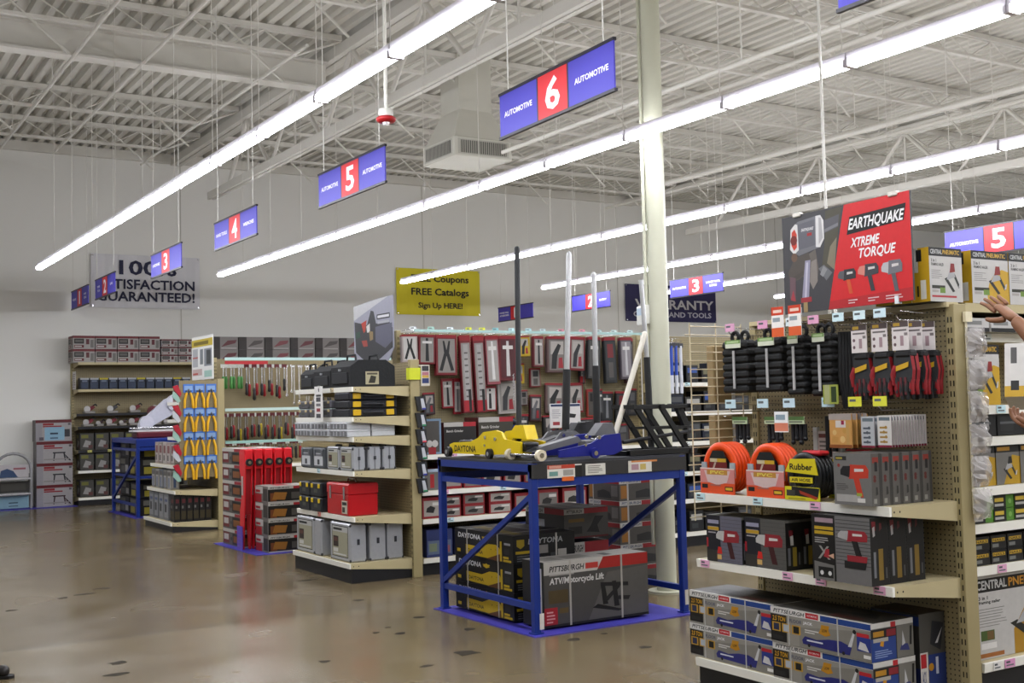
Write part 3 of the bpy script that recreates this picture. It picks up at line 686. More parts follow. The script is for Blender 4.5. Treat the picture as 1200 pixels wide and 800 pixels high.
for k in range(5): b.tube([(-.02 + .012 * k, .02 - .01 * k, -.02), (-.02 + .01 * k, .03 - .015 * k, -.25), (.0, .02 - .012 * k, -.42)], .012, M('#121315', .6), 6)
t = tag(b.build('strap_bundle', None, (4.7, 4.246, 1.96)), 'bundle of thin black straps hanging between the strap rolls and gloves', 'straps')
b = B().box((-.003, -.05, -.1), (.003, .05, 0), M('#8f9a3f', .5)).art(((-.003, .05, -.1), (0, -1, 0), (0, 0, 1)), .1, .1, [('r', .1, 0, .45, 1, '#b9bd85'), ('r', .55, .1, .9, .9, '#3f5a22')])
tag(b.build('green_tag_card', None, (4.6, 4.27, 1.665)), 'small green and cream card hanging below the black straps', 'card')
def glove_pair(label, loc, rot=0.0):
    t = thing('glove_pair', label, 'gloves', loc, rot)
    RD, DK = M('#85131b', .65, 0, .1, 50), M('#26282a', .7, 0, .15, 60)
    def hand(dx, flip):
        b = B(); yy = [.042, .015, -.013, -.04]
        b.prism([(-.052, -.03), (-.057, -.12), (-.05, -.165), (.05, -.165), (.057, -.11), (.045, -.03)], ((dx - .012, 0, 0), (0, -1, 0), (0, 0, 1), (1, 0, 0)), .024, DK, RD)
        for k, y in enumerate(yy):
            ln = (.085, .1, .095, .075)[k]
            b.tube([(dx, y, -.155), (dx - .006, y * 1.08, -.155 - ln * .55), (dx, y * 1.12, -.155 - ln)], [.0145, .0135, .009], RD if k in (0, 3) else DK, 8)
            b.box((dx - .016, y - .006, -.155 - ln * .8), (dx - .011, y + .006, -.145), DK if k in (0, 3) else M('#5a2026', .6))
        b.tube([(dx, .05 * flip, -.09), (dx - .012, .061 * flip, -.13), (dx - .01, .058 * flip, -.185)], [.017, .015, .01], RD, 8)
        return b
    hand(0, 1).build('glove', t); hand(.034, 1).build('glove', t)
    B().box((-.02, -.05, -.05), (.045, .05, -.01), M('#1d1d1f', .7), .012).build('cuff', t)
    B().prism([(-.04, -.115), (.035, -.095), (.037, -.07), (-.038, -.09)], ((-.018, 0, 0), (0, -1, 0), (0, 0, 1), (1, 0, 0)), .003, M('#c39a20', .5)).build('knuckle_badge', t)
    b = B(); b.box((-.024, -.05, -.012), (-.02, .05, .13), M('#cfc8c6', .5)); b.art(((-.024, .05, -.012), (0, -1, 0), (0, 0, 1)), .1, .142, [('r', 0, .8, 1, 1, '#7b6a68'), ('r', .1, .84, .5, .95, '#c9a338'), ('r', .1, .66, .9, .72, '#8d8483'), ('c', .18, .45, .06, '#8b6f73'), ('c', .18, .2, .06, '#8b6f73'), ('r', .5, .15, .7, .5, '#b79aa0'), ('r', .75, .5, .95, .6, '#9b9190')]); b.build('header_card', t)
    return t
for k, (y, x, rz, lb) in enumerate(((4.12, 4.68, 0, 'first pair of red and black work gloves, beside the black straps'), (3.99, 4.68, 0, 'second pair of red and black work gloves from the black straps'), (3.86, 4.68, 0, 'third pair of red and black work gloves from the black straps'), (3.86, 4.765, .2, 'fourth pair of red and black work gloves, close behind the third pair'), (3.852, 4.85, .2, 'last pair of red and black gloves, against the pegboard'))):
    glove_pair(lb, (x, y, 1.835), rz)
def clip_card(label, y, x, lab='#6f9d57'):
    t = thing('air_fitting_pack', label, 'carded fitting', (x, y, 1.49))
    B().box((-.003, -.06, -.03), (.003, .06, .01), M('#b9c8a4', .5)).art(((-.003, .06, -.03), (0, -1, 0), (0, 0, 1)), .12, .04, [('r', 0, .5, 1, 1, lab), ('r', .08, .15, .9, .4, '#8d9b7f')]).build('header_card', t)
    b = B()
    for k in range(4): b.cyl((.02, -.045 + .03 * k, -.03), (.02, -.045 + .03 * k, -.1 - .02 * (k % 2)), .011, M('#15161a', .5), 8); b.ball((.02, -.045 + .03 * k, -.11 - .02 * (k % 2)), .014, M('#15161a', .5), 8, 6)
    b.build('fitting', t)
for y, n in ((5.02, 'at the wire grid end of the second hook row'), (4.76, 'second from the wire grid in the second hook row'), (4.58, 'under the salmon and blue card')): clip_card('black fittings under a green card, ' + n, y, 4.66)
b = B(); 
for k in range(6): b.cyl((.0, -.12 + .045 * k, 0), (.0, -.12 + .045 * k, -.16 - .03 * (k % 3)), .016, M('#101114', .55), 8)
tag(b.build('hanging_tool_set', None, (4.78, 4.36, 1.5)), 'row of black tools hanging above the white card holder', 'tools')
t = thing('card_holder', 'white framed card holder propped behind the black hose coils', 'card holder', (4.82, 4.5, 1.077))
b = B()
for y in (-.09, .09): b.box((-.01, y - .015, 0), (.01, y + .015, .36), M('#c9c9c6', .4))
b.build('post', t); B().box((-.006, -.075, .16), (.0, .075, .34), M('#cbbdb6', .5)).art(((-.006, .075, .16), (0, -1, 0), (0, 0, 1)), .15, .18, [('r', .05, .1, .95, .18, '#9c5a50'), ('r', .05, .8, .95, .92, '#9c5a50')] + lines(.08, .9, .25, .75, 4, '#9a8f86')).build('card', t)
b = B(); b.box((-.012, -.075, -.175), (0, .075, 0), M('#b98a4a', .45), .004)
b.art(((-.012, .075, -.175), (0, -1, 0), (0, 0, 1)), .15, .175, [('r', 0, .82, 1, 1, '#b4a9a2'), ('r', .3, .6, .75, .8, '#d5cfc8'), ('r', .55, .68, .68, .8, '#a8194a'), ('p', [(.1, .15), (.4, .15), (.42, .32), (.14, .34)], '#c9974c'), ('c', .25, .45, .08, '#d9b574'), ('c', .7, .5, .08, '#c99a4c'), ('c', .6, .25, .1, '#e0bd7c'), ('r', 0, 0, 1, .1, '#a05a22'), ('r', .76, .1, .9, .7, '#caa05a')])
bx = tag(b.build('brass_fitting_card', None, (4.6, 4.205, 1.515)), 'blister card of brass fittings hanging on the second hook row, in front', 'carded fitting', 'brass fitting cards')
for k in range(1, 4): dup(bx, (4.6 + .035 * k, 4.205 - .003 * k, 1.515), nth(k) + ' brass fitting card on the same hook behind the front one')
def plug_card(c, gold):
    b = B(); b.box((-.006, -.042, -.155), (0, .042, 0), M('#8d7f80', .5), .002)
    b.art(((-.006, .042, -.155), (0, -1, 0), (0, 0, 1)), .084, .155, [('r', 0, 0, 1, 1, c), ('r', 0, 0, 1, .07, '#9c2440'), ('r', .1, .84, .9, .95, '#7d8b93')] + [('c', .5 + (.1 if k % 2 else -.05), .18 + .15 * k, .05, gold) for k in range(4)] + [('r', .15, .14 + .15 * k, .7, .2 + .15 * k, gold) for k in range(4)])
    return b
bx = tag(plug_card('#c4c6c9', '#6c7480').build('plug_card', None, (4.6, 4.03, 1.5)), 'grey card of air plugs hanging next to the brass fittings, in front', 'carded fitting')
for k in range(1, 3): dup(bx, (4.6 + .03 * k, 4.03, 1.5), nth(k) + ' grey air plug card on the hook next to the brass fittings')
bx = tag(plug_card('#dcd8d2', '#b8903f').build('plug_card', None, (4.57, 3.9, 1.505)), 'white card of brass air plugs at the front of the long carded row', 'carded fitting', 'brass air plug cards')
for k in range(1, 13): dup(bx, (4.57 + .021 * k, 3.9, 1.505), nth(k) + ' card in the long row of brass air plug cards')
# --- big sign board over the endcap
t = thing('sign_board', 'large red and grey air tool sign board reading EARTHQUAKE above the endcap', 'sign', (4.76, 4.29, 2.07), -.06)
b = B(); w, h = .93, .545; b.box((-.006, -w / 2, 0), (.006, w / 2, h), M('#3b3a3d', .4))
SG = [('p', [(.37, .0), (1, 0), (1, 1), (.52, 1)], M('#c31d22', .4)), ('p', [(.37, 0), (1, 0), (1, .12), (.385, .08)], M('#a81c22', .4)),
      ('p', [(.37, .98), (.5, .99), (.45, .62), (.4, .4), (.33, .45), (.36, .7)], '#6f6b58'), ('p', [(.4, .62), (.455, .7), (.43, .38), (.37, .46)], '#9d927a'), ('p', [(.3, .42), (.345, .45), (.41, .36), (.36, .29)], '#8a8c90'), ('p', [(.34, .44), (.37, .4), (.335, .33), (.31, .36)], '#a5a6a8'),
      ('p', [(.355, .76), (.47, .8), (.48, .92), (.36, .89)], '#77767d'), ('p', [(.36, .77), (.47, .81), (.47, .84), (.36, .8)], '#949399'),
      ('p', [(.1, .5), (.28, .62), (.3, .42), (.285, .28), (.22, .3), (.14, .4)], '#877e75'), ('p', [(.04, .42), (.1, .56), (.22, .6), (.25, .46), (.14, .34), (.06, .32)], '#736a61'), ('p', [(.24, .5), (.285, .52), (.29, .3), (.25, .22), (.225, .3)], '#a39a92'), ('p', [(.06, .36), (.2, .44), (.2, .4), (.07, .32)], '#6d655d'),
      ('p', [(.19, .52), (.235, .52), (.21, .1), (.15, .1)], '#a8a4ba'), ('p', [(.2, .5), (.215, .5), (.19, .12), (.175, .12)], '#c9c6d6'), ('p', [(.05, .16), (.1, .14), (.105, .36), (.055, .38)], '#8a6a72'), ('p', [(.055, .14), (.1, .12), (.08, .24)], '#b8404a'),
      ('p', [(.1, .62), (.085, .76), (.115, .91), (.14, .93), (.32, .955), (.35, .9), (.35, .7), (.31, .63), (.14, .58)], '#8d8d94'), ('p', [(.14, .64), (.14, .9), (.28, .92), (.28, .66)], '#7e7e88'), ('p', [(.285, .64), (.29, .95), (.33, .95), (.355, .89), (.355, .71), (.32, .63)], '#e0dedd'), ('p', [(.31, .66), (.315, .93), (.335, .92), (.345, .72)], '#c0bebf'),
      ('p', [(.065, .66), (.075, .86), (.115, .91), (.135, .9), (.14, .64), (.1, .6)], '#e0dedc'), ('p', [(.078, .7), (.085, .83), (.11, .86), (.128, .8), (.125, .67), (.1, .64)], '#d2402a'), ('c', .1, .745, .05, '#8d2318'), ('t', 'EARTHQUAKE', .165, .815, .265, .85, '#e9e6e6', True, .3), ('r', .215, .765, .255, .795, '#b22a2c'), ('c', .1, .57, .045, '#8a6a54'), ('r', .145, .1, .235, .15, '#b3343c'), ('r', .165, .0, .2, .1, '#b49a68'),
      ('p', [(.535, .7), (.955, .74), (.975, .895), (.56, .87)], '#2a2427'), ('t', 'EARTHQUAKE', .545, .725, .945, .85, '#efeeee', True, .25), ('t', 'XTREME', .56, .57, .77, .66, '#f1efef', True, .25), ('t', 'TORQUE', .61, .44, .88, .55, '#f1efef', True, .25)]
SG += tool_gun(.455, .13, (.14, .24), '#4b4b52', '#77787e', '#d8582c') + tool_gun(.61, .13, (.155, .26), '#5a5a63', '#d98a7c', '#56555d') + tool_gun(.785, .1, (.15, .29), '#8b8b92', '#c4c3c6', '#77777e') + [('r', .53, .06, .6, .07, '#e7caca'), ('r', .53, .035, .58, .045, '#e7caca'), ('r', .68, .06, .76, .07, '#e7caca'), ('r', .68, .035, .73, .045, '#e7caca'), ('r', .81, .06, .92, .07, '#e7caca'), ('r', .81, .035, .93, .045, '#e7caca')]
b.art(((-.006, w / 2, 0), (0, -1, 0), (0, 0, 1)), w, h, SG); b.build('panel', t)
for y in (-.36, .34): B().box((-.012, y - .012, -.01), (.012, y + .012, .03), M('#d7dde0', .3)).build('clip', t)
for y in (-.36, .34): B().box((-.016, y - .03, h - .012), (.016, y + .03, h + .012), M('#d8d4ca', .4), .004).build('top_clip', t)
# --- wire grid on the far end of the endcap, cardboard packs behind it
b = B(); GW = M('#cdbf9f', .45)
for k in range(23): b.cyl((-.2 if k % 3 else -.24, -.0, k * .05), (.2, 0, k * .05), .0035, GW, 5)
for z in (.3, .9): b.cyl((.2, 0, z), (.262, 0, z), .0035, GW, 5)
for x in (-.2, -.0, .2): b.cyl((x, .004, -.02), (x, .004, 1.12), .004, GW, 5)
tag(b.build('wire_grid', None, (4.66, 5.198, .93)), 'cream wire grid panel standing at the far end of the nearest endcap', 'wire grid')
for z, lb in ((1.58, 'upper brown cardboard pack behind the wire grid'), (1.17, 'lower brown cardboard pack behind the wire grid')):
    t = thing('cardboard_pack', lb, 'pack', (4.72, 5.25, z))
    B().cyl((0, -.052, .33), (0, -.03, .33), .005, CHROME, 6).build('hang_hook', t)
    B().box((-.07, -.03, 0), (.07, .03, .34), M('#8f7a55', .6), .006).build('card', t); B().box((.075, -.03, 0), (.095, -.02, .3), M('#c8ccd2', .15)).build('clear_sleeve', t)
# --- strip of clear bags on the upright
CP = M('#c9c4c2', .12, 0, .1, 8, 0, .8, 'clear_plastic')
t = B().box((-.008, -.006, -.95), (.008, -.002, .04), M('#cfc6a8', .45)).box((-.02, -.02, .0), (.03, -.002, .05), M('#d9cfb0', .45)).build('clip_strip', None, (5.0, 3.742, 1.96))
tag(t, 'cream clip strip hooked to the upright of the nearest endcap, full of clear bags', 'clip strip')
rr = random.Random(5)
for k in range(6):
    b = B(); vs = []; nx, nz = 6, 7
    for i in range(nx + 1):
        for j in range(nz + 1):
            u = i / nx; v = j / nz; bul = math.sin(math.pi * u) * math.sin(math.pi * v)
            vs.append((.0 + (u - .3) * .13 + rr.uniform(-.006, .006), -.02 - .05 * bul - rr.uniform(0, .02), -.148 * v + rr.uniform(-.005, .005)))
    fs = [(i * (nz + 1) + j, (i + 1) * (nz + 1) + j, (i + 1) * (nz + 1) + j + 1, i * (nz + 1) + j + 1) for i in range(nx) for j in range(nz)]
    b.add(vs, fs, CP, False); b.add([(x, min(-.008, -.025 - y * .2), z) for x, y, z in vs], [f[::-1] for f in fs], CP, False)
    for q in range(3): b.ball((rr.uniform(0, .05), -.035, -.045 - .03 * q), (.02, .012, .02), M('#8d8782' if q != 1 else '#55504c', .4), 8, 6)
    o = b.build('clear_bag', None, (5.01, 3.74, 1.93 - .16 * k))
    tag(o, ('topmost' if k == 0 else nth(k)) + ' crumpled clear bag' + (' on the clip strip' if k == 0 else ' down the clip strip') + ' beside the red gloves', 'bag')

b = B(); b.cyl((0, 0, 0), (.05, -.02, .31), .018, M('#1d1d20', .5), 10)
tag(b.build('dark_pole', None, (4.96, 4.83, 2.06)), 'short dark pole leaning behind the grey end of the red sign board', 'pole')
# ================================================================== run of shelving behind the nearest endcap, faces -Y
g2 = gondola('cream shelving run full of white and yellow air nailer cartons', (5.05, 3.76, 0), 0, 2.4, .62, 2.06,
             [(.735, .6, None, ((.2, PK),)), (.945, .6, None, ()), (1.13, .6, None, ()), (1.38, .6, None, ()), (1.54, .6, None, ((.25, CY),)), (1.915, .5, None, ((.3, '#dfe6e4'),)), (2.06, .6, CREAM, ())], base=.265, uprights=(1,))
price_tag(g2.children[1], .1, -.004, .245, '#e3e0dc', .06); price_tag(g2.children[1], .2, -.004, .245, '#d996c0', .08)
def nailer(x, y, sx, sy, top='#a02a26'):
    q = lambda pts, c: ('p', [(x + a * sx, y + b_ * sy) for a, b_ in pts], c)
    return [q([(.0, .45), (.14, .5), (.62, .04), (.48, 0)], '#3c3e38'), q([(.5, .62), (.62, .66), (.95, .2), (.85, .14)], '#4a4f4a'), q([(.12, .42), (.3, .7), (.62, .66), (.66, .52), (.3, .44)], '#b9b9ba'), q([(.32, .66), (.4, .98), (.62, .98), (.66, .7)], top), q([(.84, .16), (.95, .2), (1, .38), (.92, .36)], '#c9c8c8')]
def cp_art(circle, seed=1, text2='FRAMING NAILER', big=False):
    a = [('r', 0, 0, 1, 1, '#cdcac6')]
    if circle: a += [('p', [(1, 0), (1, .62), (.82, .66), (.62, .58), (.47, .4), (.4, .18), (.42, .0)], '#cfa41c')]
    a += [('r', 0, .84, 1, 1, '#1b1a1b'), ('t', 'CENTRAL', .05, .88, .4, .965, '#c9c8c6', True), ('t', 'PNEUMATIC', .42, .88, .93, .965, '#d2a52a', True), ('t', '3 in 1', .06, .73, .22, .79, '#2b2b2b', True), ('t', text2, .06, .66, .44, .715, '#2b2b2b', True)]
    a += lines(.06, .4, .42, .6, 5, '#9d9a96', .3, seed) + [('r', .06, .24, .46, .3, '#4a4a30'), ('r', .3, .16, .46, .26, '#7ea33a'), ('r', .06, .17, .26, .22, '#b9b4ae')] + nailer(.45, .18, .5, .55)
    return a + [('r', .05, .08, .8, .115, '#c0303a')] if not circle else a
SIDEY = [('r', 0, 0, 1, 1, '#cfa41c'), ('r', 0, .55, .4, 1, '#d6d2c8'), ('r', .3, .75, .6, .97, '#2a2824'), ('r', .5, .05, .8, .4, '#e0dccf'), ('r', .3, .1, .4, .3, '#3a382c')]
for nm, w, z, art, lab in (('nailer_carton', .25, .27, cp_art(False), 'white nailer carton'), ('nailer_carton', .298, .27, cp_art(True, 2), 'white and yellow nailer carton')):
    b = carton(w, .11, z, M('#26231e', .5), SIDEY, art, TS=[('r', 0, 0, 1, 1, '#8f7a35')])
    if w < .27: p1 = b.build(nm, None, (4.925, 3.84, 2.062)); tag(p1, 'white nailer carton at the start of the top shelf, beside the red sign board', 'box')
    else: p2 = b.build(nm, None, (5.275, 3.84, 2.062)); tag(p2, 'white and yellow nailer carton on the top shelf, behind the raised hand', 'box')
for k in range(1, 3): dup(p1, (4.925, 3.84 + .115 * k, 2.062), nth(k) + ' white nailer carton in the row behind the first, next to the sign board')
dup(p2, (5.58, 3.84, 2.062), 'white and yellow nailer carton cut by the photo edge on the top shelf')
dup(p2, (5.885, 3.84, 2.062), 'white and yellow nailer carton just past the photo edge on the top shelf'); dup(p2, (6.19, 3.84, 2.062), 'last white and yellow nailer carton on the top shelf, well past the photo edge')
for k in range(1, 3): dup(p2, (5.275, 3.84 + .115 * k, 2.062), nth(k) + ' carton behind the white and yellow nailer carton at the raised hand')
b = carton(.72, .42, .415, M('#c3c0bc', .5), [('r', 0, 0, 1, 1, '#c9c6c2'), ('r', 0, .8, 1, .93, '#1b1a1b')], [('r', 0, 0, 1, 1, '#c9c6c2'), ('p', [(.42, 0), (1, 0), (1, .75), (.75, .74), (.55, .55), (.42, .3)], '#b98a1c'), ('r', 0, .8, 1, .965, '#161516'), ('t', 'CENTRAL', .02, .83, .36, .94, '#c9c8c6', True), ('t', 'PNEUMATIC', .38, .83, .92, .94, '#c98a1e', True), ('t', '3 in 1', .04, .71, .14, .755, '#2b2b2b', True), ('t', 'framing nailer', .04, .65, .28, .7, '#2b2b2b', True)] + lines(.04, .36, .38, .62, 7, '#a19e9a', .25) + [('r', .05, .22, .2, .34, '#5c7a34'), ('r', .12, .23, .19, .33, '#8a6a3a'), ('r', .05, .12, .22, .19, '#e2dfdb'), ('r', .02, .02, .3, .07, '#b06a28')] + nailer(.38, .1, .58, .62))
tag(b.build('nailer_carton', None, (5.43, 4.02, .268)), 'large white framing nailer carton on the bottom shelf at the photo edge', 'box')
def row_of(b, name, n, x0, dx, y, z, labf, cat='box', group=None, dz=0, rows=1):
    o = None
    for r_ in range(rows):
        for k in range(n):
            lb = labf(k, r_)
            if o is None: o = tag(b.build(name, None, (x0, y, z)), lb, cat, group)
            else: dup(o, (x0 + dx * k, y, z + dz * r_), lb)
    return o
dk = [('r', 0, 0, 1, 1, '#1f2022'), ('r', .1, .55, .9, .8, '#c9a227'), ('t', 'NAILS', .15, .58, .85, .76, '#22211e', True), ('r', .1, .15, .5, .4, '#8d8f8a')]
row_of(carton(.125, .2, .07, M('#1c1d1f', .5), dk, dk), 'nail_box', 8, 5.13, .135, 3.9, .737, lambda k, r: f'{"lower" if r == 0 else "upper"} black nail box, {nth(k)} along the second shelf up from the large nailer carton', dz=.072, rows=2)
gn = [('r', 0, 0, 1, 1, '#222321'), ('r', .62, 0, 1, 1, '#5b9a2c'), ('r', .05, .5, .5, .8, '#d0b23a'), ('c', .82, .5, .2, '#89b85c'), ('r', .05, .15, .5, .35, '#b9b7b0')]
row_of(carton(.16, .2, .065, M('#3c6e22', .5), gn, gn), 'staple_box', 7, 5.15, .17, 3.9, .947, lambda k, r: f'{"lower" if r == 0 else "upper"} green and black staple box, {nth(k)} along its shelf', dz=.067, rows=2)
yg = [('r', 0, 0, 1, 1, '#8d8a84'), ('p', [(.3, 0), (1, 0), (1, .7), (.7, .75)], '#c39a1e'), ('r', 0, .82, 1, 1, '#20201f'), ('r', .06, .86, .6, .96, '#b9892a')] + nailer(.3, .12, .6, .6, '#3c3c3a')
row_of(carton(.19, .2, .2, M('#77746c', .5), yg, yg), 'stapler_carton', 6, 5.17, .2, 3.9, 1.132, lambda k, r: f'grey and yellow stapler carton, {nth(k)} on the shelf above the green staple boxes')
row_of(carton(.22, .2, .12, M('#202123', .5), (), [('r', .1, .2, .6, .8, '#3b3c3e'), ('r', .1, .5, .8, .6, '#77797c')]), 'hose_fitting_box', 5, 5.18, .23, 3.9, 1.382, lambda k, r: f'{nth(k)} dark box on the shelf just under the tall nailer cartons')
row_of(carton(.2, .2, .07, M('#d0cecb', .5), (), [('r', 0, 0, 1, .3, '#1d1d1d'), ('r', .1, .5, .7, .8, '#9a9a98')]), 'fastener_box', 6, 5.17, .215, 3.9, 1.917, lambda k, r: f'white fastener box, {nth(k)} on the shelf under the top nailer cartons')
b = carton(.26, .1, .31, M('#25221d', .5), SIDEY, cp_art(True, 4, 'BRAD NAILER'), TS=[('r', 0, 0, 1, 1, '#8f7a35')])
o = tag(b.build('nailer_carton', None, (5.22, 3.86, 1.542)), 'white brad nailer carton standing upright behind the tilted one', 'box')
b = carton(.2, .09, .27, M('#d9d5cf', .5), [('r', 0, 0, 1, 1, '#d9d5cf'), ('r', 0, 0, 1, .2, '#cfa41c'), ('r', .3, .12, .7, .3, '#2a2824'), ('r', .3, .62, .6, .92, '#6d6a68')], [('r', 0, 0, 1, 1, '#d9d5cf'), ('r', 0, .0, .2, 1, '#cfa41c'), ('r', .2, 0, .3, 1, '#25221d'), ('r', .36, .1, .6, .4, '#55524f'), ('r', .5, .55, .9, .85, '#a02a26')])
o2 = tag(b.build('nailer_carton', None, (5.0, 3.47, 1.55)), 'small tilted nailer carton being handled by the person at the shelf', 'box'); o2.rotation_euler = (0, .33, .5)
# ================================================================== second endcap along the aisle (tool cases)
X2, Y2a, Y2b = 4.4, 9.94, 11.35
g3 = gondola('cream endcap shelving of tool cases with a red toolbox, beyond the blue rack', (X2, Y2b, 0), FW, Y2b - Y2a, .65, 2.05,
             [(.60, .6, None, ((.6, '#e58a7a'),)), (1.02, .6, None, ((.6, CY),)), (1.335, .6, None, ()), (1.52, .6, None, ()), (1.80, .6, None, ((.95, '#d8c7a0'),))], base=.18)
B().box((1.39, .62, 1.86), (1.45, .74, 1.97), M('#c9d02a', .5)).build('shelf_flag', g3)
SIL = M('#a9abb0', .35, .35)
def flight_case(label, loc, rot, lab=True, w=.46, d=.165, h=.352):
    t = thing('silver_case', label, 'tool case', loc, rot)
    b = B(); b.box((-d / 2, -w / 2, 0), (d / 2, w / 2, h), SIL, .012); b.build('shell', t)
    b = B()
    for y in (-w / 2, w / 2):
        for z in (.0, h): b.ball((-d * .46, y * .96, z + (.015 if z == 0 else -.015)), (.012, .014, .014), M('#3b3c40', .4), 8, 6); b.ball((d * .46, y * .96, z + (.015 if z == 0 else -.015)), (.012, .014, .014), M('#3b3c40', .4), 8, 6)
    b.build('corner_caps', t)
    b = B()
    for y in (-w * .49, w * .49): b.box((-.006, y - .004, .01), (.006, y + .004, h - .01), M('#77797e', .4))
    b.build('edge_trim', t)
    b = B(); b.tube([(0, -.07, h), (0, -.06, h + .012), (0, .06, h + .012), (0, .07, h)], .009, M('#26272b', .5), 6); b.build('handle', t)
    for y in (-w * .52 + .02, ): B().box((-.012, -w / 2 - .006, h * .45), (.012, -w / 2 + .001, h * .6), M('#44454a', .3, .6)).build('latch', t)
    if lab:
        b = B(); b.art(((-d / 2, w / 2, 0), (0, -1, 0), (0, 0, 1)), w, h, [('r', .1, .1, .9, .92, '#202125'), ('r', .12, .12, .88, .9, '#b6b39a'), ('r', .12, .76, .88, .9, '#c9c9c6'), ('r', .16, .8, .6, .86, '#303136'), ('r', .16, .36, .42, .64, '#4a3633'), ('r', .18, .5, .38, .6, '#7c4a40'), ('r', .16, .22, .4, .32, '#d9d8d4'), ('r', .16, .15, .8, .19, '#d9d8d4')]); b.build('front_label', t)
    return t
c0 = flight_case('silver case with front label at the far end of the bottom shelf', (4.52, 11.1, .182), 0)
flight_case('plain silver case turned edge-on between the two labelled silver cases', (4.66, 10.755, .182), math.pi / 2, False)
flight_case('silver case with front label below the red toolbox, next to the open side', (4.52, 10.24, .182), 0)
flight_case('middle silver case in the column behind the label, bottom shelf', (4.72, 10.24, .182), 0, False)
flight_case('innermost silver case of the column on the bottom shelf', (4.9, 10.24, .182), 0, False)
t = thing('red_toolbox', 'red metal toolbox with chrome latches on the second shelf', 'toolbox', (4.6, 10.31, .602))
RT = M('#b01018', .35, 0, .04)
B().box((-.15, -.25, 0), (.15, .25, .2), RT, .008).build('body', t)
b = B(); b.prism([(-.152, .203), (-.152, .285), (-.138, .3), (.138, .3), (.152, .285), (.152, .203)], ((0, -.252, 0), (1, 0, 0), (0, 0, 1), (0, 1, 0)), .504, RT); b.build('lid', t)
for y in (-.16, .16): B().box((-.158, y - .018, .15), (-.148, y + .018, .27), CHROME).build('latch', t)
B().tube([(0, -.1, .3), (0, -.08, .335), (0, .08, .335), (0, .1, .3)], .009, CHROME, 8).build('handle', t)
B().box((-.153, -.22, .02), (-.15, -.1, .14), M('#b9b4a4', .5)).art(((-.153, -.1, .02), (0, -1, 0), (0, 0, 1)), .12, .12, [('r', .1, .1, .6, .5, '#5a4b42'), ('r', .1, .65, .9, .9, '#3b3a38')]).build('label', t)
def small_case(label, loc, w, d, h, lat='#d8b81a', shade='#1e2126', front=()):
    t = thing('tool_case', label, 'tool case', loc)
    b = B(); b.box((-d / 2, -w / 2, 0), (d / 2, w / 2, h), M(shade, .5), .012)
    b.art(((-d / 2, w / 2, 0), (0, -1, 0), (0, 0, 1)), w, h, list(front) or [('r', .35, .3, .65, .55, '#6d7064')]); b.build('shell', t)
    for y in (-w * .32, w * .32): B().box((-d / 2 - .008, y - .022, h * .62), (-d / 2, y + .022, h * .92), M(lat, .4), .003).build('latch', t)
    return t
for i, z in enumerate((.602, .745)):
    for j, y in enumerate((11.1, 10.8)): small_case(f'{"upper" if i else "lower"} black case with yellow latches, {"far" if j == 0 else "near the red toolbox"}, second shelf', (4.56, y, z), .27, .26, .14)
LB = [('r', .12, .15, .88, .75, '#d4d6da'), ('r', .12, .6, .88, .72, '#8a8d95'), ('r', .4, .2, .6, .45, '#51545c')]
for k, y in enumerate((11.06, 10.74)): small_case(f'{nth(k)} dark case with a white label on the third shelf', (4.52, y, 1.022), .28, .16, .2, '#55585e', '#4c5054', LB)
for k, (x, y) in enumerate(((4.52, 10.42), (4.52, 10.11), (4.68, 10.11), (4.83, 10.11))):
    t = flight_case(('small silver tool case with yellow label, third shelf, further from the open side', 'small silver tool case with yellow label, third shelf, at the open side', 'second small silver case behind the one at the open side', 'third small silver case behind the one at the open side')[k], (x, y, 1.022), 0, k < 2, .29, .13, .22)
def organizer(label, loc):
    t = thing('parts_organizer', label, 'organizer', loc)
    B().box((-.12, -.2, 0), (.12, .2, .05), M('#c3c5ca', .3, 0, .15, 30), .006).build('tray', t)
    b = B(); b.box((-.122, -.202, .05), (.122, .202, .067), M('#d2d4d9', .25, 0, .1, 20), .006)
    b.art(((-.122, .2, .0), (0, -1, 0), (0, 0, 1)), .4, .07, [('r', .04 + .2 * k, .1, .2 + .2 * k, .7, ('#8d8e93', '#9b9ca2')[k % 2]) for k in range(5)]); b.build('lid', t)
    return t
oz = organizer('grey clear-lid parts organizer, lower, far end of the fourth shelf', (4.54, 11.1, 1.337))
for i in range(2):
    for j, y in enumerate((11.1, 10.66, 10.2)):
        for k in range(2):
            if (i, j, k) == (0, 0, 0): continue
            dup(oz, (4.54 + .25 * k, y, 1.337 + .068 * i), f'{"upper" if i else "lower"} grey parts organizer, {nth(j)} stack from the far end, {"back" if k else "front"} row')
for i in range(2):
    for j, y in enumerate((11.12, 10.83, 10.55)): small_case(f'{"upper" if i else "lower"} dark case with cream latches, {nth(j)} from the far end, fifth shelf', (4.54, y, 1.522 + .082 * i), .25, .2, .08, '#cdb98a', '#55545a')
def tote(label, loc):
    t = thing('flat_tool_case', label, 'tool case', loc)
    b = B(); b.box((-.25, -.17, 0), (.25, .17, .075), M('#1a1b22', .5), .012); b.build('shell', t)
    for x in (-.17, .17): B().box((x - .04, -.18, .012), (x + .04, -.168, .066), M('#d1a816', .4), .004).build('latch', t)
    B().tube([(-.1, -.17, .035), (-.09, -.192, .04), (.09, -.192, .04), (.1, -.17, .035)], .011, M('#202127', .4), 8).build('handle', t)
    return t
o = tote('lowest of three flat black cases with yellow latches on the fifth shelf', (4.69, 10.165, 1.522))
dup(o, (4.69, 10.165, 1.599), 'middle of three flat black cases with yellow latches on the fifth shelf'); dup(o, (4.69, 10.165, 1.676), 'topmost of three flat black cases with yellow latches on the fifth shelf')
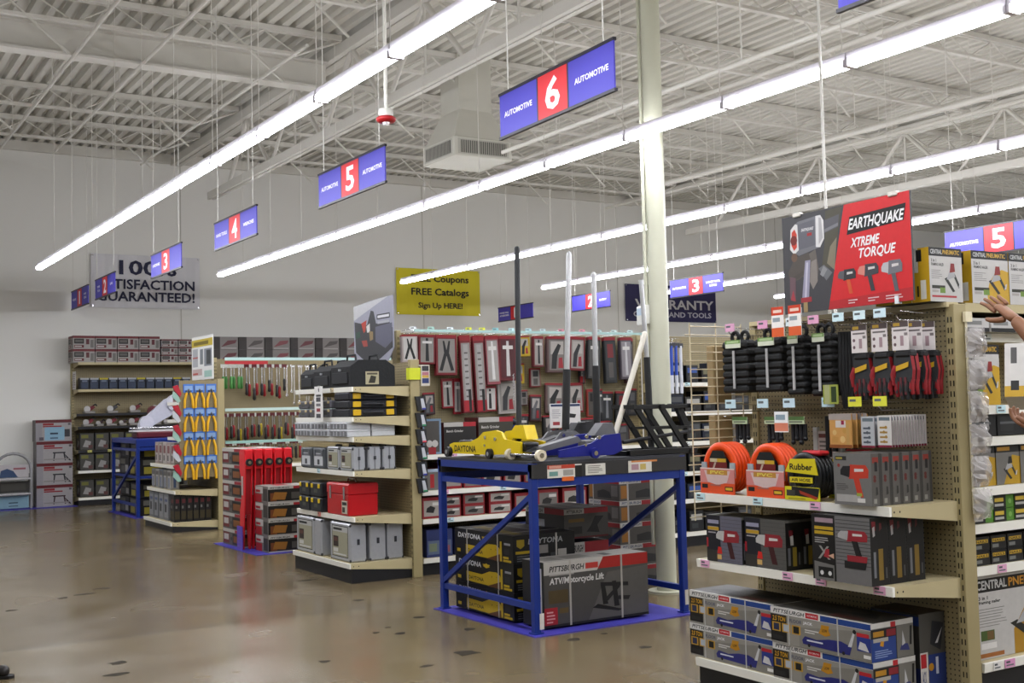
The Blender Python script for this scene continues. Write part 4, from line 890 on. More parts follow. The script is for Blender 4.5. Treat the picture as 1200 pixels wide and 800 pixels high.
def tool_bag(label, loc, dx, dy, h):
    t = thing('tool_bag', label, 'bag', loc); F = M('#1b1c1e', .8, 0, .25, 40, .3)
    b = B(); b.prism([(-dx / 2, 0), (dx / 2, 0), (dx * .5, h * .75), (dx * .3, h), (-dx * .3, h), (-dx * .5, h * .75)], ((0, -dy / 2, 0), (1, 0, 0), (0, 0, 1), (0, 1, 0)), dy, F); b.build('body', t)
    b = B(); b.box((-dx / 2 - .012, -dy * .4, h * .12), (-dx / 2, dy * .4, h * .55), M('#222326', .75), .006); b.build('pocket', t)
    b = B()
    for x in (-dx * .25, dx * .25): b.tube([(x, -dy * .25, h * .9), (x, -dy * .2, h + .05), (x, dy * .2, h + .05), (x, dy * .25, h * .9)], .01, M('#131315', .7), 6)
    b.build('carry_handles', t)
    B().box((-dx / 2 - .014, -.02, h * .6), (-dx / 2 - .001, .02, h * .68), M('#8d8f92', .3)).build('badge', t)
    return t
tool_bag('black fabric tool bag at the far end of the top shelf', (4.62, 11.13, 1.802), .26, .34, .2)
tool_bag('black fabric tool bag in the middle of the top shelf', (4.62, 10.72, 1.802), .28, .42, .22)
t = tool_bag('large black case bag under the leaning poster on the top shelf', (4.68, 10.2, 1.802), .46, .44, .25)
b = B(); b.box((-.075, -.226, .02), (.06, -.222, .14), M('#a9a184', .5)); b.art(((-.075, -.226, .02), (1, 0, 0), (0, 0, 1)), .135, .12, [('p', [(.2, .1), (.7, .1), (.8, .6), (.4, .7)], '#4d4a3a'), ('r', .1, .75, .9, .9, '#77705a')]); b.build('info_tag', t)
t = thing('poster', 'tall grey photo poster of a red-gloved worker propped above the tool case endcap', 'poster', (5.04, 10.72, 2.06))
b = B(); w, h = .93, .64; b.prism([(0, .04), (.12, 0), (.8, 0), (1 * w, .12), (w, h), (.6, h * .99), (0, h * .93)], ((0, w / 2, 0), (0, -1, 0), (0, 0, 1), (1, 0, 0)), .006, M('#8f8f9c', .5))
PA = [('p', [(0, .7), (.35, .82), (.9, 1), (0, .93)], '#c9c9cc'), ('p', [(.35, .6), (.45, .82), (.52, .8), (.58, .6), (.9, .6), (.98, .5), (.98, .2), (.6, .01), (.3, .02), (.05, .18), (.02, .68)], '#55565c'), ('p', [(.2, .64), (.34, .68), (.3, .5), (.26, .48)], '#c3402c'), ('p', [(.2, .36), (.34, .36), (.36, .26), (.25, .26)], '#b0473c'), ('p', [(.06, .5), (.16, .52), (.18, .42), (.06, .4)], '#3f6a55'), ('p', [(.33, .58), (.42, .62), (.42, .48), (.35, .48)], '#d9d4d0'), ('p', [(.4, .5), (.5, .48), (.5, .36), (.42, .34)], '#a58a5c'), ('p', [(.56, .55), (.97, .58), (.97, .3), (.8, .2), (.56, .32)], '#77778c'), ('r', .6, .66, .92, .74, '#3a3a44'), ('r', .62, .68, .9, .72, '#dcdce0'), ('r', .62, .59, .9, .63, '#b9b9c2')]
b.art(((-.001, w / 2, 0), (0, -1, 0), (0, 0, 1)), w, h, PA); b.build('print', t); B().box((.008, -.03, -.01), (.02, .03, .4), M('#bdbdb8', .4)).build('easel_back', t)
for k in range(6):                                           # packets clipped up the side of that endcap
    z = 1.63 - .155 * k
    t = thing('clip_packet', ('topmost' if k == 0 else nth(k)) + ' black and grey packet clipped on the upright of the tool case endcap', 'packet', (5.13, 9.88, z))
    B().prism([(-.055, .07), (.05, .07), (.06, -.06), (-.03, -.07)], ((0, .03, 0), (1, 0, 0), (0, 0, 1), (0, -1, 0)), .03, M('#26272b', .3)).build('packet', t)
    B().prism([(-.005, .05), (.025, .05), (.05, -.05), (.01, -.055)], ((0, -.0005, 0), (1, 0, 0), (0, 0, 1), (0, -1, 0)), .002, M('#b9bbc2', .4)).build('printed_band', t)
    B().box((.01, -.003, -.055), (.05, -.001, -.04), M(('#3a3f9a', '#2f8a5c', '#c33c4c', '#2f8a5c', '#3a3f9a', '#2f8a5c')[k], .4)).build('size_mark', t)
b = B().box((-.07, -.004, .085), (-.0, 0, .1), M('#c9c2b6', .5)).box((-.05, -.012, -.1), (.04, -.001, .1), M('#c9c2b6', .5)).art(((-.05, -.012, -.1), (1, 0, 0), (0, 0, 1)), .09, .2, [('r', .1, .7, .9, .95, '#55555a'), ('r', .1, .5, .9, .66, '#c27a8a'), ('r', .1, .38, .9, .5, '#d6b04a'), ('r', .1, .12, .9, .36, '#3a4a8a')])
tag(b.build('info_card', None, (5.2, 9.914, 1.9)), 'small colourful card beside the yellow-green flag on the tool case endcap', 'card')
t = thing('placard', 'white placard hung over the front of the top two shelves of the tool case endcap', 'placard', (4.378, 10.56, 1.49))
B().box((-.003, -.1, 0), (0, .1, .33), M('#dedcd9', .5)).art(((-.003, .1, 0), (0, -1, 0), (0, 0, 1)), .2, .33, [('r', .2, .55, .75, .68, '#6a6a70'), ('p', [(.5, .84), (.6, .84), (.58, .95), (.46, .93)], '#3f4048'), ('r', .2, .7, .8, .76, '#55565c'), ('r', .2, .42, .75, .5, '#8d8d92'), ('r', .25, .26, .7, .36, '#a8323c'), ('r', .2, .08, .75, .2, '#6a6a70')]).build('card', t)
B().box((-.003, -.02, .325), (.014, .02, .335), M('#dedcd9', .5)).build('clip', t)
# ================================================================== the tool wall behind the blue rack (run facing -Y)
g4 = gondola('long tool wall of hanging carded tools behind the blue rack', (5.16, 9.95, 0), 0, 3.0, .45, 2.36,
             [(.53, .45, None, ((.3, CY), (1.0, CY))), (.80, .45, None, ((.25, PK), (.9, CY))), (1.14, .45, None, ((.35, PK), (1.1, CY)))], base=.16)
B().box((.0, .1, 2.325), (3.0, .105, 2.35), M('#9fc0bc', .4)).build('label_strip', g4)
RED, GRY, DKG = '#8f1a26', '#9c9690', '#4d4a48'
def carded(w, h, style, c1, c2, tool):
    b = B(); b.box((-w / 2, -.005, -h), (w / 2, 0, 0), c1, .002)
    a = [('r', .0, .93, 1, 1, '#a8202c'), ('r', .1, .06, .9, .9, c2)]
    if style == 'pliers': a += [('p', [(.32, .85), (.4, .85), (.5, .62), (.6, .85), (.68, .85), (.62, .55), (.85, .12), (.7, .1), (.5, .48), (.3, .1), (.15, .12), (.38, .55)], tool)]
    elif style == 'gauge': a += [('r', .28, .12, .72, .88, '#b1adab')] + [('r', .34, .2 + .08 * k, .66, .22 + .08 * k, '#77726f') for k in range(8)] + [('r', .1, .02, .9, .16, '#b3202c'), ('r', .55, .02, .8, .3, tool)]
    elif style == 'bar': a += [('p', [(.42, .88), (.56, .88), (.62, .1), (.4, .1)], tool), ('r', .2, .7, .8, .78, '#d7d3cf')]
    elif style == 'kit': a += [('r', .18, .5, .82, .86, '#b9b3ad'), ('p', [(.2, .1), (.45, .1), (.5, .45), (.7, .75), (.55, .8), (.25, .5)], tool), ('p', [(.55, .12), (.8, .12), (.75, .42), (.58, .4)], '#a82430')]
    else: a += [('r', .25, .55, .75, .85, tool), ('r', .3, .12, .7, .45, '#6f6a66')]
    b.art(((-w / 2, -.005, -h), (1, 0, 0), (0, 0, 1)), w, h, a)
    b.prism([(-w * .38, -h * .9), (w * .38, -h * .9), (w * .32, -h * .14), (-w * .32, -h * .14)], ((0, -.006, 0), (1, 0, 0), (0, 0, 1), (0, -1, 0)), .0004, M(c2, .25))
    b.art(((-w / 2, -.0075, -h), (1, 0, 0), (0, 0, 1)), w, h, a[1:])
    return b
def hang(x, z, w, h, style, c1, c2, tool, label, y=10.22, depth=2, lab=None):
    top = label[1] == 'top'
    if not top: y = 10.36 - .03 * depth
    o = tag(carded(w, h, style, c1, c2, tool).build('carded_tool', None, (x, y, z)), f'{label[0]} tool card in the {label[1]} hanging rows of the tool wall', 'carded tool')
    o.rotation_euler.y = R.uniform(-.05, .05); o.rotation_euler.z = R.uniform(-.06, .06)
    for k in range(1, depth + 1): dup(o, (x + .006 * k, y + .03 * k, z - .002 * k), f'{nth(k - 1)} card behind the {label[0]} tool card of the {label[1]} hanging rows')
    if top: hook(g4, x - 5.16, .45, z + .012, .26, lab, (.07, .04))
    return o
TW = ((5.19, .17, .27, 'pliers', '#b9aaa6', '#c9c4c0', '#2a2d33', '#d7dadb'), (5.385, .175, .29, 'bar', RED, GRY, '#33353a', '#9cc0b4'), (5.6, .235, .4, 'pliers', RED, GRY, '#2c2e33', '#d5dfe2'), (5.81, .125, .78, 'gauge', RED, '#a39d99', '#2b2b30', '#cdd23a'),
      (5.965, .125, .78, 'gauge', RED, '#a39d99', '#2b2b30', '#cdd23a'), (6.125, .15, .5, 'bar', '#a5525a', '#b0aaa6', '#d8d6d4', '#7fb4b8'), (6.315, .21, .46, 'bar', '#7d1420', '#6a2028', '#d0ccca', '#a9cbd0'), (6.52, .13, .21, 'kit', '#c6a614', '#c6a614', '#26262a', '#a9cbd0'),
      (6.7, .13, .32, 'bar', '#8b3a40', '#aba39e', '#3b3c40', '#c3d3d4'), (6.93, .25, .38, 'kit', '#7a5a58', '#8f8884', '#2e2e33', '#d58a98'), (7.2, .19, .36, 'kit', RED, '#a79f9a', '#3b3b40', '#d58a98'), (7.42, .16, .45, 'bar', '#4d4c4c', '#6a6866', '#2c2c2f', '#bcd0cf'), (7.62, .15, .5, 'box', '#35383c', '#4b4f54', '#8e2a30', '#bcd0cf'), (7.84, .16, .46, 'bar', '#6f6470', '#a09aa0', '#c9c7c9', '#bcd0cf'))
for k, (x, w, h, st, c1, c2, tl, pl) in enumerate(TW):
    hang(x, 2.31, w, h, st, c1, c2, tl, (nth(k), 'top'), lab=pl)
TW2 = ((5.66, 1.88, .13, .3, 'bar', '#a51c2a', '#b3ada8', '#2f3035'), (5.78, 1.88, .085, .36, 'bar', '#a51c2a', '#b3ada8', '#77757a'), (6.16, 1.8, .15, .26, 'bar', '#a51c2a', '#d5d2cf', '#3b3c42'), (6.36, 1.87, .22, .36, 'kit', '#bcb5b0', '#a7a09b', '#55565b'), (6.52, 2.03, .13, .21, 'kit', '#c6a614', '#c6a614', '#26262a'), (6.57, 1.75, .1, .16, 'box', '#6a2b30', '#8d8682', '#2c2c30'),
       (6.72, 1.98, .13, .2, 'box', RED, GRY, '#3b3b40'), (6.97, 1.82, .25, .32, 'kit', '#7a5a58', '#8f8884', '#2e2e33'), (7.23, 1.82, .2, .32, 'kit', RED, '#a79f9a', '#3b3b40'), (7.45, 1.75, .14, .3, 'box', '#a93a2a', '#6d6660', '#2c2c2f'), (7.65, 1.72, .16, .32, 'bar', '#1f2430', '#3b4048', '#8d8f95'), (7.86, 1.72, .17, .34, 'box', '#2c2c30', '#55555a', '#8e2a30'))
for k, (x, z, w, h, st, c1, c2, tl) in enumerate(TW2):
    hang(x, z, w, h, st, c1, c2, tl, (nth(k), 'lower'), depth=1, lab=('#bcd6d8', '#d58a98')[k % 3 == 2])
TW3 = ((5.26, 1.78, .16, .26, 'bar'), (5.45, 1.74, .13, .22, 'kit'), (6.36, 1.48, .18, .28, 'box'), (6.56, 1.5, .13, .3, 'bar'), (6.72, 1.7, .14, .28, 'kit'), (7.02, 2.31, .1, .36, 'bar'), (7.33, 2.31, .08, .5, 'gauge'), (7.53, 2.31, .07, .5, 'bar'), (7.73, 2.31, .07, .46, 'gauge'), (7.55, 1.75, .08, .28, 'bar'), (7.97, 2.31, .12, .5, 'kit'), (8.0, 1.75, .12, .3, 'box'), (6.9, 1.48, .2, .25, 'kit'), (7.15, 1.48, .2, .25, 'box'), (7.38, 1.44, .16, .25, 'bar'), (7.6, 1.4, .2, .22, 'box'), (7.85, 1.36, .18, .2, 'box'))
for k, (x, z, w, h, st) in enumerate(TW3): hang(x, z, w, h, st, ('#2c2d33', '#5c2228', '#3d3f46')[k % 3], '#5a5a5e', '#7d7d82', (nth(k), 'lowest'), depth=1)
b = B().box((-.19, -.02, -.25), (.19, 0, .0), M('#c9c6c6', .4), .006).art(((-.19, -.02, -.25), (1, 0, 0), (0, 0, 1)), .38, .25, [('r', .02, .88, .98, .98, '#3a4a7a'), ('p', [(.4, .45), (.8, .4), (.85, .55), (.5, .62)], '#3b3c40'), ('r', .08, .12, .3, .26, '#b03a44')] + lines(.06, .36, .4, .8, 5, '#9a9aa0', .3))
tag(b.build('tool_pack', None, (6.83, 9.96, 1.6)), 'white tool pack with blue top stripe hanging behind the tall silver handle', 'pack')
b = carton(.2, .2, .24, M('#b3191f', .45), (), [('r', 0, .68, 1, 1, '#c4202a'), ('r', .3, .3, 1, .4, '#dedcdc'), ('r', 0, 0, .28, .55, '#d6d3d0')])
tag(b.build('red_tool_carton', None, (7.1, 10.2, 1.142)), 'red and white carton behind the silver jack handles on the tool wall shelf', 'box')
# cartons on the tool wall shelves
def grinder(c):
    return [('r', 0, 0, 1, 1, c), ('r', 0, .86, 1, 1, '#b9a9a4'), ('r', .6, .86, 1, 1, '#b21f2c'), ('r', .0, .86, .6, 1, '#c2bdb8'), ('t', 'Bench Grinder', .08, .68, .6, .76, '#c9c4bf', True), ('c', .62, .3, .13, '#a9a19a'), ('c', .84, .3, .13, '#c9c1bb'), ('r', .62, .2, .86, .38, '#6d6a66')]
for x, w, h, c, lb in ((5.3, .2, .34, '#55534f', 'white and blue framed carton on the tool wall top shelf, beside the clipped packets'), (5.61, .36, .3, '#3a3432', 'dark bench grinder carton, first on the tool wall top shelf'), (6.02, .4, .34, '#5a5548', 'olive bench grinder carton, second on the tool wall top shelf')):
    art = grinder(c) if w > .3 else [('r', 0, 0, 1, 1, '#7f9bb8'), ('r', .08, .06, .9, .94, '#6a6560'), ('c', .35, .3, .1, '#c9c4c0'), ('c', .65, .3, .1, '#c9c4c0'), ('r', .3, .0, .7, .2, '#a8262e')]
    tag(carton(w, .28, h, M('#5c4d47', .5), [('r', 0, 0, 1, 1, '#7a3a38')], art).build('grinder_carton', None, (x, 10.13, 1.142)), lb, 'box')
t = thing('spray_bottle', 'small blue bottle standing between the grinder cartons and yellow jack', 'bottle', (6.3, 10.1, 1.142))
B().lathe([(0, 0), (.04, 0), (.042, .02), (.042, .17), (.02, .22), (.018, .26), (0, .26)], (0, 0, 0), (0, 0, 1), M('#2f56a0', .3), 16).build('body', t); B().lathe([(.02, .255), (.03, .26), (.03, .31), (0, .315)], (0, 0, 0), (0, 0, 1), M('#1e2130', .4), 14).build('cap', t)
def red_case(seed):
    rr = random.Random(seed)
    return [('r', 0, 0, 1, 1, '#a3202a'), ('r', .08, .1, .94, .84, ('#b5aea6', '#a59e98', '#8f8984')[seed % 3]), ('p', [(.2, .3), (.6, .25), (.7, .5), (.45, .6), (.25, .5)], '#3c3a3a'), ('r', .55, .6, .9, .75, '#d8d4cf')]
specs = [(.80, [(5.29, .2, .2), (5.52, .19, .25), (5.74, .2, .15), (5.96, .22, .22), (6.2, .2, .2), (6.44, .2, .24), (6.72, .26, .28), (7.02, .26, .28), (7.3, .2, .27), (7.55, .25, .27), (7.85, .22, .27)]),
         (.53, [(5.28, .2, .2), (5.5, .2, .1), (5.75, .24, .105), (6.05, .26, .105), (6.34, .24, .18), (6.62, .25, .2), (6.95, .3, .2), (7.3, .3, .2), (7.65, .3, .2), (8.0, .28, .2)]),
         (.16, [(5.36, .28, .26), (5.68, .28, .24), (6.02, .3, .26), (6.4, .3, .26), (6.8, .36, .28), (7.25, .36, .28), (7.7, .36, .28)])]
for z, row in specs:
    for k, (x, w, h) in enumerate(row):
        nm = {.80: 'middle', .53: 'lower', .16: 'bottom'}[z]
        if z == .16: art = [('r', 0, 0, 1, 1, '#3d4a86'), ('r', .05, .1, .95, .6, '#6c7c9c'), ('r', .1, .2, .4, .5, '#8d9a7c'), ('r', .6, .15, .9, .4, '#a8606c')]
        elif z == .80 and k == 0: art = [('r', 0, 0, 1, 1, '#a9b9cc'), ('r', .1, .0, .9, .85, '#8a8580'), ('r', .4, .1, .62, .75, '#b4282c')]
        elif x > 6.6 and z == .80: art = [('r', 0, 0, 1, 1, '#c2bdb6'), ('r', .86, 0, 1, 1, '#b02a26'), ('p', [(.2, .2), (.35, .8), (.5, .2), (.6, .6), (.75, .2)], '#55504c'), ('r', .1, .1, .8, .18, '#4a4541')]
        else: art = red_case(k)
        o = tag(carton(w, .3, h, M('#8c2028' if z != .16 else '#39447c', .5), [('r', 0, 0, 1, 1, '#7a1c24' if z != .16 else '#39447c')], art).build('tool_carton', None, (x, 10.14, z + .002)), f'{nth(k)} boxed tool along the {nm} shelf of the tool wall', 'box')
        if z == .53 and h < .16: dup(o, (x, 10.14, z + h + .004), f'boxed tool stacked on the {nth(k)} box of the lower tool wall shelf')
# --- next bay of the same run, to the far side of the column
g5 = gondola('shelving bay of dark car parts seen between the column and wire grid', (8.2, 9.95, 0), 0, 2.2, .45, 2.36,
             [(.52, .45, None, ()), (.82, .45, None, ((.2, CY),)), (1.15, .45, None, ((.25, '#dfe3e0'),)), (1.48, .45, None, ((.3, '#dfe3e0'),)), (1.8, .42, None, ((.3, CY),))], base=.16, uprights=(1,))
for j, z in enumerate((.16, .52, .82, 1.15, 1.48, 1.8)):
    for k in range(5):
        w = .17 + .03 * ((k + j) % 3); h = .16 + .03 * ((k * 2 + j) % 3); x = 8.33 + .24 * k
        c = ('#26282c', '#31343a', '#3c3a38', '#22304f', '#4a4640')[(k + j * 2) % 5]
        tag(carton(w, .3, h, M(c, .5), (), [('r', .1, .55, .9, .85, ('#6c6f74', '#b9b7b0', '#3d5fae', '#8f8a6a')[(k + j) % 4]), ('r', .15, .15, .6, .4, '#55585c')]).build('parts_box', None, (x, 10.12, z + .002)), f'{nth(k)} dark parts box on the {("bottom", "second", "third", "fourth", "fifth", "top")[j]} shelf past the column', 'box')
for k in range(3):
    b = B(); b.cyl((0, 0, 0), (0, 0, -.5), .018, M('#2b4aa8' if k < 2 else '#c9cbd2', .35), 10); b.cyl((0, 0, -.32), (0, 0, -.52), .02, M('#c9ccd4', .3), 10); b.box((-.03, -.012, -.02), (.03, .012, .03), M('#33353c', .4))
    hook(g5, 8.22 + .065 * k - 8.2, .45, 2.24, .5)
    tag(b.build('blue_handled_tool', None, (8.22 + .065 * k, 9.9, 2.2)), f'{nth(k)} long blue and white tool hanging just past the column', 'tool')
# ================================================================== blue display rack with floor jacks
MATP = M('#3b369c', .55, 0, .06, 6)
def mat_on_floor(x0, y0, x1, y1, label):
    b = B(); cx, cy = (x0 + x1) / 2, (y0 + y1) / 2
    b.box((x0 - cx, y0 - cy, 0), (x1 - cx, y1 - cy, .006), MATP)
    return tag(b.build('floor_mat', None, (cx, cy, .0005)), label, 'mat')
mat_on_floor(4.385, 6.815, 5.84, 8.3, 'purple-blue floor mat under the blue jack display rack')
def rack(label, x0, x1, y0, y1, H, deckm, mid=None, name='display_rack'):
    t = thing(name, label, 'rack', ((x0 + x1) / 2, (y0 + y1) / 2, .0075)); w, d = (x1 - x0) / 2, (y1 - y0) / 2; s = .052
    for x in (-w, w - s):
        for y in (-d, d - s):
            p = B().box((x, y, 0), (x + s, y + s, H - .01), BLUE, .004).build('post', t)
            B().box((x - .012, y - .012, 0), (x + s + .012, y + s + .012, .008), BLUE).build('foot', p)
    for x in (-w, w - s):
        for z in (.16, H - .19): B().box((x + .008, -d + s, z), (x + s - .008, d - s, z + .042), BLUE).build('crossbar', t)
        b = B(); b.prism([(-d + s, .92 if H < 1.3 else .7), (-d + s, .965), (d - s, .25), (d - s, .205)], ((x + .004, 0, 0), (0, 1, 0), (0, 0, 1), (1, 0, 0)), .03, BLUE); b.build('diagonal_brace', t)
    for y in (-d, d - s):
        B().box((-w + s, y + .004, H - .18), (w - s, y + s - .004, H - .12), BLUE).build('long_beam', t)
        B().box((-w, y - .004, H - .118), (w, y + .03, H - .018), deckm).build('edge_board', t)
    for x in (-w, w - .03): B().box((x, -d, H - .07), (x + .03, d, H - .018), BLUE).build('end_board', t)
    B().box((-w + .002, -d + .002, H - .018), (w - .002, d - .002, H), M('#2b3d8f', .4) if deckm == BLUE else M('#33343a', .5)).build('top_deck', t)
    if mid: B().box((-w + .03, -d + .03, mid - .03), (w - .03, d - .03, mid), BLUE).build('shelf_deck', t)
    return t
t = rack('blue steel display rack carrying floor jacks on top and boxed jacks below', 4.43, 5.815, 6.885, 8.265, 1.19, M('#2e2d2d', .5))
def rcard(x0, x1, z0, z1, its):
    yy = -.69 - .008
    B().box((x0, yy, z0), (x1, yy + .003, z1), M('#cfccc4', .5)).art(((x0, yy, z0), (1, 0, 0), (0, 0, 1)), x1 - x0, z1 - z0, its).build('price_card', t)
rcard(-.565, -.27, 1.07, 1.16, [('r', 0, .7, .8, 1, '#c8432a'), ('r', .05, .75, .4, .95, '#e0a28c'), ('r', .05, .15, .3, .5, '#7fb0a8'), ('r', .45, .15, .75, .6, '#b9b4ab'), ('r', .8, 0, 1, .9, '#33322f')])
rcard(-.235, -.06, 1.075, 1.155, lines(.1, .9, .15, .9, 5, '#9b968c'))
rcard(.15, .42, 1.075, 1.16, [('r', .1, .85, 1, 1, '#d98a4a'), ('r', .1, .2, .35, .7, '#c29aa4'), ('r', .4, .2, .6, .7, '#d4bc6a'), ('r', .8, 0, 1, .85, '#55534d')])
for x, z0 in ((-.44, 1.045),): B().box((x, -.699, z0), (x + .1, -.695, z0 + .03), M('#d8692a', .5)).build('sale_tab', t)
B().box((-.655, -.694, .03), (-.62, -.691, .14), M('#cfcbc0', .5)).build('floor_label', t); B().box((.655, -.694, .06), (.685, -.691, .17), M('#cfcbc0', .5)).build('floor_label', t)
def poly_wheel(b, c, r, w, m, cap, ax=(0, 1, 0)):
    a = Vector(ax); c = Vector(c)
    b.cyl(c - a * w / 2, c + a * w / 2, r, m, 18); b.cyl(c - a * (w / 2 + .004), c + a * (w / 2 + .004), r * .45, cap, 12)
def floor_jack(label, loc, rot, L, col, text=None, roller=M('#1b1b1d', .5), top=None, w=.22, handle=None, grip=None, hcol=None, prof=None, rear=None):
    t = thing('floor_jack', label, 'floor jack', loc, rot)
    rear = rear or roller
    prof = prof or [(.03, .04), (.05, .1), (L * .3, .115), (L * .42, .135), (L * .5, .185), (L * .72, .19), (L * .8, .16), (L * .98, .13), (L * .98, .045), (L * .6, .035), (L * .3, .03)]
    for y in (-w / 2, w / 2 - .02):
        b = B(); b.prism(prof, ((0, y, 0), (1, 0, 0), (0, 0, 1), (0, 1, 0)), .02, col)
        if y < 0:
            for x, z in ((L * .53, .16), (L * .66, .15)): b.cyl((x, y - .008, z), (x, y, z), .014, CHROME, 12)
            b.cyl((L * .52, y - .006, .1), (L * .52, y, .1), .01, CHROME, 10)
            if text: b.art(((L * .1, y - .001, .045), (1, 0, 0), (0, 0, 1)), L * .3, .05, [('t', text, 0, 0, 1, 1, '#2c2a1a', True)])
        b.build('side_plate', t)
    b = B()
    for y in (-w / 2 - .02, w / 2 + .02): poly_wheel(b, (.045, y, .042), .04, .035, roller, CHROME)
    b.cyl((.045, -w / 2, .042), (.045, w / 2, .042), .01, CHROME, 10); b.build('front_wheels', t)
    for y in (-w / 2 - .015, w / 2 + .015): b = B(); poly_wheel(b, (L * .6, y, .04), .038, .03, rear, CHROME); b.build('rear_wheel', t)
    b = B(); b.prism([(.07, .06), (.2 * L, .1), (L * .55, .16), (L * .6, .12), (.2 * L, .06)], ((0, -.05, 0), (1, 0, 0), (0, 0, 1), (0, 1, 0)), .1, top or DSTEEL); b.build('lift_arm', t)
    b = B(); b.lathe([(0, .1), (.05, .1), (.055, .125), (.04, .13), (0, .125)], (.1, 0, 0), (0, 0, 1), DSTEEL, 16); b.build('saddle', t)
    b = B(); b.box((L * .62, -.045, .06), (L * .95, .045, .13), top or DSTEEL, .01); b.cyl((L * .75, 0, .12), (L * .82, 0, .19), .03, CHROME, 12); b.build('hydraulic_unit', t)
    b = B(); b.prism([(L * .72, .16), (L * .82, .25), (L * .92, .25), (L * .96, .15)], ((0, -.05, 0), (1, 0, 0), (0, 0, 1), (0, 1, 0)), .1, col if text else (top or DSTEEL)); b.build('handle_socket', t)
    if handle:
        p, q = Vector(handle[0]), Vector(handle[1]); b = B()
        k = grip if grip is not None else 0
        if k: b.cyl(p, p.lerp(q, k), .03, M('#1b1b1d', .6), 14)
        b.cyl(p.lerp(q, k), q, .021, hcol or CHROME, 14); b.ball(q, .021, hcol or CHROME, 12, 6); b.build('handle', t)
    return t
zT = 1.199
YEL = M('#d4b80c', .35, 0, .05)
j = floor_jack('yellow low-profile floor jack with a tall all-black handle, on the blue rack', (4.6, 8.2, zT), FW, 1.12, YEL, 'DAYTONA', handle=((.8, .06, .2), (.72, .13, 1.585)), prof=[(.03, .03), (.03, .1), (.1, .115), (.36, .125), (.48, .155), (.56, .2), (.74, .215), (.82, .2), (.86, .15), (1.08, .13), (1.08, .045), (.6, .03)], grip=.0, hcol=M('#212225', .5))
hx = Vector((.8, .06, .2)).lerp(Vector((.72, .13, 1.585)), .17)
hb = B(); hb.art(((hx.x - .014, hx.y - .024, hx.z), (0, 0, 1), (-1, 0, 0)), .2, .03, [('t', 'DAYTONA', 0, .1, 1, .9, '#c9c9cc', True)], .0); hb.build('handle_lettering', j)
BJ = M('#191f78', .35, 0, .05)
floor_jack('blue floor jack with pale front rollers and a slanted cream handle, on the blue rack', (4.45, 7.065, zT), 0, .86, BJ, None, M('#d3c9b2', .5), M('#6a6a6e', .4, .4), .36, ((.84, .0, .14), (1.16, .0, .92)), 0, M('#d2cdc0', .4), [(.22, .02), (.22, .07), (.34, .085), (.5, .11), (.62, .165), (.76, .175), (.78, .05), (.7, .02)], BJ)
floor_jack('grey floor jack behind the blue one, with the tallest silver handle', (4.74, 7.5, zT), 0, .6, M('#77777a', .4, .4), None, M('#1b1b1d', .5), DSTEEL, .2, ((.41, 0, .2), (.485, 0, 1.57)), .34, M('#b5b5b6', .35, .6))
floor_jack('dark floor jack at the back of the blue rack with the middle silver handle', (4.95, 7.87, zT), 0, .75, M('#343438', .4, .3), None, M('#1b1b1d', .5), DSTEEL, .2, ((.77, 0, .2), (.775, 0, 1.47)), .4, M('#b5b5b6', .35, .6))
t = thing('jack_lever', 'silver and black jack lever standing just in front of the cream column', 'handle', (5.79, 7.25, zT), 0)
b = B(); b.cyl((.0, 0, 0), (-.02, 0, .75), .026, M('#1b1b1d', .6), 14); b.build('grip', t); B().cyl((-.02, 0, .75), (-.055, 0, 1.36), .018, M('#b5b5b6', .35, .6), 12).build('shaft', t); B().cyl((0, 0, 0), (0, 0, .015), .05, DSTEEL, 12).build('socket', t)
t = thing('motorcycle_lift', 'black steel scissor motorcycle lift standing at the column end of the blue rack', 'lift', (5.62, 7.06, zT)); K = M('#161617', .4)
b = B()
for y in (-.12, .12): b.box((-.3, y - .02, .0), (.36, y + .02, .045), K, .004)
for x in (-.28, .3): b.box((x - .02, -.15, .0), (x + .02, .15, .035), K)
b.build('base_frame', t)
b = B()
for y in (-.1, .1): b.box((-.24, y - .018, .345), (.34, y + .018, .375), K, .003)
for x in (-.23, .03, .32): b.box((x - .018, -.14, .35), (x + .018, .14, .38), K)
b.build('top_frame', t)
for y in (-.1, .1):
    for x in (-.22, .02): B().prism([(x, .355), (x + .05, .355), (x + .29, .03), (x + .24, .03)], ((0, y - .012, 0), (1, 0, 0), (0, 0, 1), (0, 1, 0)), .024, K).build('lift_arm', t)
B().prism([(.26, .36), (.32, .36), (.4, .2), (.34, .2)], ((0, -.02, 0), (1, 0, 0), (0, 0, 1), (0, 1, 0)), .04, K).build('lift_arm', t)
B().box((-.1, -.1, .19), (.36, -.08, .21), K).box((-.1, .08, .19), (.36, .1, .21), K).build('cross_tie', t)
B().cyl((-.25, 0, .1), (.38, 0, .16), .014, DSTEEL, 10).build('screw_rod', t)
